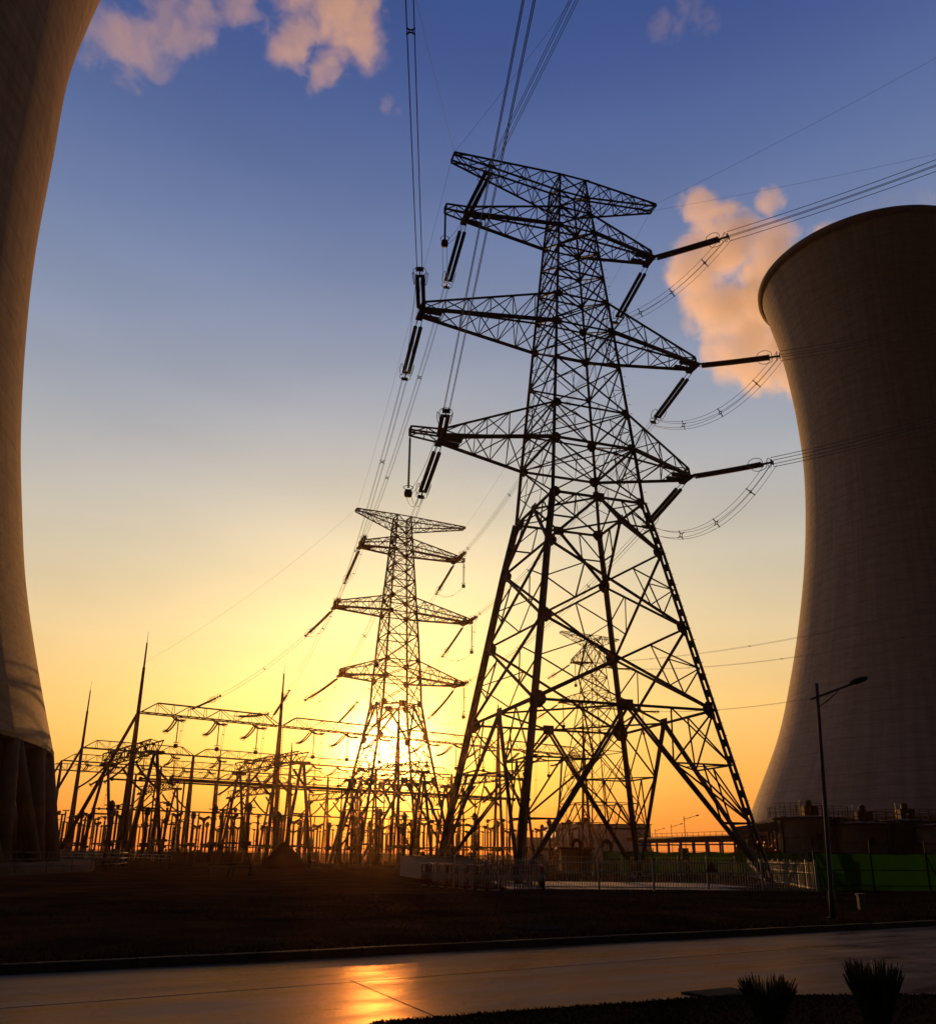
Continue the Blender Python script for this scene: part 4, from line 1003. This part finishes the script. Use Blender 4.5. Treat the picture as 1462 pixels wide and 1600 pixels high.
for i in range(rings):
    for j in range(n):
        j2 = (j + 1) % n; mb.f.append((i * n + j, (i + 1) * n + j, (i + 1) * n + j2, i * n + j2)); mb.sm.append(True)
o = mb.obj('earth_mound', EARTH, loc=(mc.x, mc.y, 0)); tag(o, 'small pointed heap of dark earth at the edge of the lawn', 'earth mound')
# yard perimeter fence of the substation
def yard_fence(p, q, hgt, label):
    d = (q - p); L = d.length; d.normalize(); t = thing('yard_fence', label, 'fence', p); n = int(L / 3)
    mb = MB()
    for k in range(int(L / .18)): mb.bar(d * (k * .18) + Vector((0, 0, .4)), d * (k * .18) + Vector((0, 0, hgt)), .03)
    for h in (.5, hgt - .15): mb.bar(Vector((0, 0, h)), d * L + Vector((0, 0, h)), .05)
    mb.obj('panel', CONC, t); MB().bar(Vector((0, 0, .2)), d * L + Vector((0, 0, .2)), .25, .4).obj('plinth', CONC, t)
    for i in range(n + 1): MB().bar(d * (L * i / n), d * (L * i / n) + Vector((0, 0, hgt + .1)), .16).obj('post', CONC, t)
yard_fence(Vector((-32, 107, 0)), Vector((-7.5, 101, 0)), 1.9, 'pale thin fence along the near side of the substation yard')
yard_fence(Vector((-62, 118, 0)), Vector((-33, 107.5, 0)), 1.9, 'pale thin fence between the brown cooling tower and the dark wall')

# ------------------------------------------------------------------ buildings and plant to the right
bl = atY(815, 1335, 205); br = atY(1018, 1335, 205)
t = thing('plant_building', 'long grey metal-clad shed with a shallow roof, behind the tallest pylon', 'building', (bl.x, 205, 0))
W = br.x - bl.x; x1 = atY(868, 1335, 205).x - bl.x
hL, hT, hR = atY(815, 1309, 205).z, atY(900, 1288, 205).z, atY(1018, 1290, 205).z
MB().box((x1 + (W - x1) / 2, 14, hT / 2), (W - x1, 28, hT)).obj('wall', BARN, t)
mb = MB(); mb.box((x1 + (W - x1) / 2, 14, hT + .1), (W - x1 + .6, 28.6, .2)); mb.obj('roof', material('roof_sheet', (.12, .11, .11), .6), t)
MB().box((x1 / 2 + 3.5, 2, hL / 2), (x1 + 9, 16, hL)).obj('lean_to', material('blue_cladding', (.50, .54, .66), .5, 0, vary=.2, vscale=.3), t)
for k in range(7):
    MB().box((x1 + 4 + k * 3.2, -.06, hT * .62), (1.1, .1, .8)).obj('window', DARK, t)
MB().box((x1 + W * .28, 8, hT + 1.0), (1.6, 1.6, 1.7)).obj('roof_vent', DARK, t)
def gooseneck(px, py, Y, label):
    p = atY(px, py, Y); h = p.z; t = thing('vent_pipe', label, 'vent pipe', (p.x, Y, 0), 0, 'gooseneck vent pipes')
    pts_ = [(0, 0, 0), (0, 0, h - .5)] + [(-.45 + .45 * math.cos(a), 0, h - .5 + .45 * math.sin(a)) for a in [R(20 * k) for k in range(1, 10)]] + [(-.9, 0, h - .75)]
    MB().tube(pts_, .2, 10).obj('pipe', DARK, t); MB().lathe([(.2, 0), (.32, 0), (.32, .12), (.2, .12)], 12).obj('flange', DARK, t)
gooseneck(907, 1312, 100, 'dark gooseneck vent pipe in front of the grey shed')
gooseneck(953, 1313, 100, 'straighter dark vent pipe beside the far-right leg, before the grey shed')
hp = atY(897, 1327, 104)
t = thing('pump_hut', 'tiny flat-roofed pump shelter beside the gooseneck pipe', 'hut', (hp.x, 104, 0))
MB().box((0, 0, hp.z / 2), (3.4, 2.6, hp.z)).obj('wall', TANKM, t); MB().box((0, 0, hp.z + .1), (4.2, 3.4, .22)).obj('roof', DARK, t); MB().box((.6, -1.32, .95), (.9, .06, 1.9)).obj('door', DARK, t)
# pipe trestle
ta, tb = atY(1000, 1316, 150), atY(1195, 1312, 118)
za = (ta.z + tb.z) / 2
t = thing('pipe_trestle', 'long raised pipe rack on posts with handrail, behind the green netting', 'pipe rack', (ta.x, ta.y, 0))
d = Vector((tb.x - ta.x, tb.y - ta.y, 0)); L = d.length; d.normalize(); nn = Vector((-d.y, d.x, 0))
mb = MB()
for o_ in (-1, 1): mb.bar(nn * o_ + Vector((0, 0, za)), nn * o_ + d * L + Vector((0, 0, za)), .18, .35)
mb.obj('girder', DARK, t)
for k, (o_, h, r_) in enumerate(((-.6, .45, .22), (0, .4, .15), (.6, .42, .2))): MB().tube([nn * o_ + Vector((0, 0, za + h)), nn * o_ + d * L + Vector((0, 0, za + h))], r_, 8).obj('pipe', STEEL2, t)
k = 0
while k < L:
    mb = MB()
    for o_ in (-1, 1): mb.bar(nn * o_ + d * k, nn * o_ + d * k + Vector((0, 0, za)), .24)
    mb.bar(nn * -1.2 + d * k + Vector((0, 0, za - .5)), nn * 1.2 + d * k + Vector((0, 0, za - .5)), .2); mb.obj('post', DARK, t); k += 3.6
mb = MB()
for h in (1.05, 1.5): mb.bar(-nn * 1.1 + Vector((0, 0, za + h - .3)), -nn * 1.1 + d * L + Vector((0, 0, za + h - .3)), .05)
k = 0
while k < L: mb.bar(-nn * 1.1 + d * k + Vector((0, 0, za + .2)), -nn * 1.1 + d * k + Vector((0, 0, za + 1.2)), .05); k += 1.5
mb.obj('handrail', DARK, t)
# inclined gallery next to the tanks
pa, pb = atY(1140, 1300, 96), atY(1222, 1289, 96)
t = thing('pipe_gallery', 'sloping enclosed pipe gallery reaching the storage tanks', 'gallery', (pa.x, 96, 0)); d = pb - pa
MB().bar(Vector((0, 0, pa.z)), Vector((d.x, 0, pb.z)), 1.6, .9).obj('duct', material('gallery_sheet', (.16, .13, .11), .7), t)
mb = MB()
for f in (.5, .75, 1.0): 
    for o_ in (-.6, .6): mb.bar((d.x * f, o_, 0), (d.x * f, o_, pa.z + (pb.z - pa.z) * f - .4), .18)
mb.bar((d.x * .4, -.6, 1.9), (d.x, -.6, 1.9), .16); mb.bar((d.x * .4, .6, 2.6), (d.x, .6, 2.6), .16); mb.obj('support', DARK, t)
for k in range(3): MB().tube([(d.x * .45, -.9, 1.3 + .5 * k), (d.x + 2, -.9, 1.3 + .5 * k)], .14, 8).obj('pipe', STEEL2, t)
# storage tanks
tanks = [(1262, 95, 3.3, 1279), (1346, 92, 2.7, 1288), (1412, 94, 2.7, 1284), (1480, 89, 2.9, 1291)]
tw_ = ['leftmost round storage tank, its roof rails ending in a tall mesh cage', 'round storage tank just right of the tall roadside lamp', 'third round storage tank, with its dark hatch below the roof walkway', 'round storage tank cut by the right edge of the picture']
for (px, Y, r_, py), lab in zip(tanks, tw_):
    p = atY(px, py, Y); h = p.z; t = thing('storage_tank', lab, 'tank', (p.x, Y, 0), 0, 'round storage tanks')
    MB().lathe([(r_, 0), (r_, h), (r_ * .9, h + .12), (.05, h + .35)], 40).obj('shell', TANKM, t)
    mb = MB()
    for z in (h * .33, h * .66): mb.lathe([(r_ + .01, z - .06), (r_ + .07, z - .06), (r_ + .07, z + .06), (r_ + .01, z + .06)], 40)
    mb.obj('stiffener', TANKM, t)
    MB().lathe([(r_ + .05, h - .12), (r_ + .6, h - .07), (r_ + .6, h + .02), (r_ + .05, h + .02)], 40).obj('walkway', DARK, t)
    mb = MB()
    for k in range(20):
        a = 2 * math.pi * k / 20; q = Vector(((r_ + .7) * math.cos(a), (r_ + .7) * math.sin(a), h)); mb.bar(q, q + Vector((0, 0, 1.15)), .05)
    for z in (.6, 1.12): mb.ring((0, 0, h + z), (1, 0, 0), (0, 1, 0), r_ + .7, r_ + .7, .025, 40, 4)
    mb.obj('handrail', DARK, t)
    MB().box((.2, 0, h + .8), (1.5, 1.2, 1.0)).lathe([(.35, h + 1.2), (.35, h + 1.8), (.1, h + 1.95)], 10, (.2, 0, 0)).obj('agitator_drive', STEEL2, t)
    MB().tube([(-.9, -.4, h), (-.9, -.4, h + 1.9)], .06, 6).obj('vent_post', WHITEP, t)
    MB().box((-.3, -r_ - .0, h * .66), (.55, .2, .75)).obj('hatch', DARK, t)
    mb = MB()
    for k in range(int(h / .35)): mb.bar((r_ * .55 - .22, -r_ * .9, .3 + k * .35), (r_ * .55 + .22, -r_ * .9, .3 + k * .35), .035)
    mb.bar((r_ * .55 - .22, -r_ * .9, 0), (r_ * .55 - .22, -r_ * .9, h), .05); mb.bar((r_ * .55 + .22, -r_ * .9, 0), (r_ * .55 + .22, -r_ * .9, h), .05); mb.obj('ladder', DARK, t)
p = atY(1214, 1278, 95)
t = thing('access_tower', 'rusty steel stair frame with a mesh cage at the left end of the tanks', 'stair tower', (p.x, 95, 0)); h = p.z
mb = MB()
for x in (0, 3.2):
    for y in (-1, 1): mb.bar((x, y, 0), (x, y, h), .2)
mb.bar((0, -1, h), (5.5, -1, h), .2, .25); mb.bar((0, 1, h), (5.5, 1, h), .2, .25); mb.bar((0, -1, 2), (3.2, -1, h), .12); mb.bar((0, -1, h * .55), (3.2, -1, h * .55), .15); mb.obj('frame', DARK, t)
mb = MB()
for k in range(9): mb.bar((k * .55, -1, h), (k * .55, -1, h + 1.5), .05)
for z in (.5, 1.0, 1.5): mb.bar((0, -1, h + z), (4.4, -1, h + z), .045); mb.bar((0, -1, h + z), (0, 1, h + z), .045)
mb.obj('mesh_cage', DARK, t)
# ------------------------------------------------------------------ street lamps, small things by the road
def street_lamp(px, pyb, label, h, arm, loc=None, rz=0.0):
    p = loc or atz(px, pyb, 0); t = thing('street_lamp', label, 'street lamp', (p.x, p.y, 0), rz, 'street lamps')
    MB().tube([(0, 0, 0), (0, 0, .8), (0, 0, .81), (0, 0, h)], [.085, .085, .07, .05], 10).obj('pole', STEEL, t)
    MB().lathe([(.0, .0), (.19, 0), (.19, .05), (.0, .06)], 12).obj('base_plate', STEEL, t)
    a0, a1 = Vector((-.22, 0, h - .52)), Vector((arm, 0, h + .02))
    mb = MB().tube([a0, a1], .035, 8); mb.tube([(0, 0, h - .75), (arm * .3, 0, h - .52), (arm * .62, 0, h - .21)], .02, 6); mb.obj('arm', STEEL, t)
    dd = (a1 - a0).normalized(); u = Vector((-dd.z, 0, dd.x)); mb = MB(); sec = []
    for f, wd, hh in ((0, .06, .05), (.1, .12, .09), (.3, .17, .12), (.7, .18, .12), (.92, .13, .08), (1, .05, .03)):
        c = a1 + dd * (f * .62 + .0); sec.append([c + Vector((0, wd * math.cos(q), 0)) + u * (hh * math.sin(q) * (1 if math.sin(q) > 0 else .5)) for q in [2 * math.pi * k / 12 for k in range(12)]])
    base_i = len(mb.v)
    for s_ in sec: mb.v += [tuple(v) for v in s_]
    for k in range(len(sec) - 1):
        for j in range(12):
            j2 = (j + 1) % 12; mb.f.append((k * 12 + j, k * 12 + j2, (k + 1) * 12 + j2, (k + 1) * 12 + j)); mb.sm.append(True)
    mb.f.append(tuple(range(12))[::-1]); mb.sm.append(False); mb.f.append(tuple(range(len(mb.v) - 12, len(mb.v)))); mb.sm.append(False)
    hd = mb.obj('lamp_head', DARK, t)
    MB().bar(a1 + dd * .12 - u * .065, a1 + dd * .5 - u * .065, .22, .02, u).obj('lamp_glass', GLASSL, hd)
    return t
lamp_ = street_lamp(1301, 1437, 'tall one-armed roadside lamp with a dark head, standing on the lawn', 6.95, 1.05)
lamp_.rotation_euler = (0, R(2.6), 0)
for (px, py, Y, lab) in ((1068, 1275, 146, 'distant street lamp, tallest of three beyond the pipe trestle'), (1048, 1288, 190, 'distant street lamp, middle one of three beyond the pipe trestle'), (1023, 1295, 225, 'distant street lamp closest to the grey shed')):
    p = atY(px, py, Y); street_lamp(0, 0, lab, p.z, 1.9, loc=Vector((p.x, Y, 0)))
p = atz(1346, 1422, 0)
o = MB().bar((0, 0, 0), (0, 0, .48), .2, .2).bar((0, 0, .48), (0, 0, .54), .26, .26).obj('marker_post', material('grey_marker', (.2, .19, .18), .8, 0, vary=.3, vscale=8), loc=(p.x, p.y, 0)); tag(o, 'stubby grey concrete marker post on the lawn right of the tall lamp', 'marker post')
p = atz(838, 1450, .02); t = thing('manhole', 'round pale manhole cover lying in the brown lawn', 'manhole', (p.x, p.y, .0))
MB().lathe([(.75, .0), (.75, .05), (.6, .055)], 32).obj('rim', material('lid_rim', (.05, .042, .035), 1, 0, vary=.4, spec=0), t); MB().lathe([(.59, .052), (.0, .058)], 32).obj('lid', material('iron_lid', (.035, .03, .026), .9, 0, vary=.3, spec=0), t)
p = atz(1125, 1553, KZ); t = thing('drain_grate', 'dark iron drain grate at the near edge of the road', 'drain', (p.x, p.y, KZ), math.atan2(rd.y, rd.x))
MB().box((0, 0, .012), (.95, .55, .02)).obj('frame', DARK, t)
mb = MB()
for k in range(12): mb.box((-.42 + .076 * k, 0, .027), (.03, .48, .012))
mb.obj('bars', STEEL2, t)
# construction clutter near the left tower foot: small trestles
for k, (px, py) in enumerate(((345, 1371), (375, 1369))):
    p = atz(px, py, 0); t = thing('trestle', 'low steel trestle standing on the lawn before the dark wall, %s' % ('nearer the brown tower' if k == 0 else 'nearer the earth heap'), 'trestle', (p.x, p.y, 0), .3 + k * .4, 'low trestles on the lawn')
    MB().bar((-.9, 0, .85), (.9, 0, .85), .1).obj('top', STEEL2, t)
    for x in (-.8, .8):
        for y in (-.3, .3): MB().bar((x, 0, .83), (x * 1.05, y, 0), .06).obj('leg', STEEL2, t)

# ------------------------------------------------------------------ sago palms on the verge
def sago(px, ptop, Y, width, label, split, seed):
    rnd = random.Random(seed); top = atY(px, ptop, Y); z0 = -.085; H_ = top.z - z0
    t = thing('sago_palm', label, 'palm', (top.x, Y, z0), 0, 'tied sago palms on the verge')
    MB().lathe([(.11, -.05), (.115, .08), (.11, H_ * .25), (.115, H_ * .45), (.11, H_ * .58), (.02, H_ * .66)], 14).obj('trunk', PALMT, t)
    mb = MB()
    for k in range(230):
        a = rnd.uniform(0, 6.283); f = rnd.random() ** .45
        dirv = Vector((math.cos(a), math.sin(a), 0)); tangv = Vector((-dirv.y, dirv.x, 0))
        r1 = width * .5 * f; hh = H_ * (rnd.uniform(.80, 1.0) - .05 * f * rnd.random())
        if split and abs(dirv.x * r1) < width * .10: hh *= .62
        P_ = [dirv * .075 + Vector((0, 0, H_ * .05)), dirv * (.075 + r1 * .10) + Vector((0, 0, H_ * .45)), dirv * (.06 + r1 * .42) + Vector((0, 0, H_ * .45 + (hh - H_ * .45) * .45)), dirv * r1 + Vector((0, 0, hh))]
        Q = []
        for s_ in range(13):
            u = s_ / 12; v_ = 1 - u
            Q.append(P_[0] * v_**3 + P_[1] * 3 * v_ * v_ * u + P_[2] * 3 * v_ * u * u + P_[3] * u**3)
        mb.tube(Q, [.010] * 9 + [.008, .006, .004, .002], 4, cap=False)
        for s_ in range(4, 36):
            u = s_ / 36 * 12; i = min(11, int(u)); c = lerp(Q[i], Q[i + 1], u - i); dd = (Q[i + 1] - Q[i]).normalized()
            ln = .075 * math.sin(math.pi * min(1, s_ / 36 * .86 + .1)) + .012
            for sg_ in (-1, 1):
                e = (dd * .92 + tangv * sg_ * .34 + dirv * rnd.uniform(-.2, .2)).normalized() * ln
                wv = (dirv * .5 + tangv * sg_ * .2).normalized() * .004
                mb.face([c - wv - dd * .006, c + wv + dd * .006, c + e])
    mb.obj('crown', PALM, t)
sago(1197, 1521, 9.1, .56, 'small dark sago palm whose tied fronds split into two tufts', True, 3)
sago(1359, 1497, 8.9, .56, 'taller dark sago palm with one flaring bunch of tied fronds', False, 5)

# ------------------------------------------------------------------ steam
def steam(label, blobs, Y, dens, name='steam_cloud', aniso=.55, nscale=.06, thr=.0, depth=1.0, contrast=2.2, seed=0.0):
    cs = []
    for (px, py, rp, *dy) in blobs:
        c = atY(px, py, Y + (dy[0] if dy else 0)); d = ray(px, py); dist = Y / d.y
        cs.append((c, rp * dist / F))
    lo = Vector([min(c[i] - r * 1.3 for c, r in cs) for i in range(3)]); hi = Vector([max(c[i] + r * 1.3 for c, r in cs) for i in range(3)])
    o = MB().box((0, 0, 0), (hi.x - lo.x, hi.y - lo.y, hi.z - lo.z))
    m = bpy.data.materials.new('steam'); m.use_nodes = True; nt = m.node_tree; nt.nodes.clear()
    oo = nt.nodes.new('ShaderNodeOutputMaterial'); pv = nt.nodes.new('ShaderNodeVolumePrincipled'); nt.links.new(pv.outputs[0], oo.inputs['Volume'])
    pv.inputs['Color'].default_value = (1, .97, .95, 1); pv.inputs['Anisotropy'].default_value = aniso
    tcn = nt.nodes.new('ShaderNodeTexCoord'); ctr = (lo + hi) / 2
    def M(op, a, b=None, c=None):
        n = nt.nodes.new('ShaderNodeMath'); n.operation = op
        for i, v in enumerate((a, b, c)):
            if v is None: continue
            if isinstance(v, (int, float)): n.inputs[i].default_value = v
            else: nt.links.new(v, n.inputs[i])
        return n.outputs[0]
    acc = None
    for c, r in cs:
        dn = nt.nodes.new('ShaderNodeVectorMath'); dn.operation = 'DISTANCE'; nt.links.new(tcn.outputs['Object'], dn.inputs[0]); dn.inputs[1].default_value = c - ctr
        v = M('MULTIPLY_ADD', dn.outputs['Value'], -1.0 / r, 1.0)
        acc = v if acc is None else M('SMOOTH_MAX', acc, v, .18)
    ns = nt.nodes.new('ShaderNodeTexNoise'); ns.inputs['Scale'].default_value = nscale; ns.inputs['Detail'].default_value = 8; ns.inputs['Roughness'].default_value = .62; ns.inputs['Distortion'].default_value = .35
    mp = nt.nodes.new('ShaderNodeMapping'); mp.inputs['Location'].default_value = (seed, seed * .7, seed * 1.3); nt.links.new(tcn.outputs['Object'], mp.inputs[0]); nt.links.new(mp.outputs[0], ns.inputs['Vector'])
    nz = M('MULTIPLY', M('SUBTRACT', ns.outputs[0], .5), contrast)
    dn = M('MAXIMUM', M('SUBTRACT', M('ADD', acc, nz), thr), 0.0)
    dn = M('MINIMUM', M('MULTIPLY', dn, 2.2), 1.0)
    # nothing outside the lobes
    inside = M('MULTIPLY', M('MAXIMUM', M('ADD', acc, .22), 0.0), 4.0); inside = M('MINIMUM', inside, 1.0)
    nt.links.new(M('MULTIPLY', M('MULTIPLY', dn, inside), dens), pv.inputs['Density'])
    ob = o.obj(name, m, loc=ctr); tag(ob, label, 'steam cloud', 'steam clouds', kind='stuff'); return ob
steam('tall orange-lit steam plume billowing behind the grey cooling tower', [(1088, 330, 34), (1203, 312, 24), (1090, 415, 52), (1140, 380, 58), (1200, 400, 55), (1125, 480, 58), (1190, 470, 62), (1155, 545, 55), (1210, 560, 56), (1240, 590, 42), (1262, 470, 50), (1175, 595, 28), (1300, 400, 50)], 265, .10, seed=3.0, nscale=.085, contrast=3.1, aniso=.55, thr=-.06)
steam('pale peach steam cloud high beside the brown cooling tower', [(200, 70, 62), (170, 40, 55), (260, 30, 66), (300, 10, 66), (370, -10, 66), (240, 95, 34), (430, -30, 60), (150, 85, 30)], 300, .019, seed=11.0, nscale=.06, contrast=5.2, thr=.2)
steam('peach steam cloud with a pointed lower tip, left of the tallest pylon', [(465, 60, 52), (540, 40, 64), (500, 105, 36), (495, 132, 20), (560, 70, 44), (592, 80, 28), (520, -10, 74)], 300, .034, seed=23.0, nscale=.085, contrast=3.8, thr=.08)
steam('thin mist drifting off the rim of the grey cooling tower', [(1300, 372, 26), (1345, 342, 26), (1395, 322, 26), (1445, 314, 26), (1490, 312, 26)], 215, .012, seed=53.0, nscale=.12, contrast=3.2)
steam('faint wisp of steam at the top of the sky, right of the wires', [(1040, 40, 30), (1065, 10, 30), (1100, 35, 24)], 300, .012, seed=31.0, nscale=.11, contrast=4.4, thr=.25)
steam('tiny stray wisp of steam beside the twin wires', [(606, 160, 17), (622, 172, 10)], 300, .02, seed=37.0, nscale=.14, contrast=4, thr=.2)
# ------------------------------------------------------------------ air
def haze():
    mb = MB(); mb.box((0, 150, 73.5), (700, 420, 150)); m = bpy.data.materials.new('haze'); m.use_nodes = True; nt = m.node_tree; nt.nodes.clear()
    oo = nt.nodes.new('ShaderNodeOutputMaterial'); pv = nt.nodes.new('ShaderNodeVolumePrincipled'); nt.links.new(pv.outputs[0], oo.inputs['Volume'])
    pv.inputs['Color'].default_value = (1, .57, .31, 1); pv.inputs['Density'].default_value = .00011; pv.inputs['Anisotropy'].default_value = .9
    o = mb.obj('haze', m); o['kind'] = 'stuff'; o['label'] = 'thin warm sunset haze over the whole site'; o['category'] = 'haze'
haze()
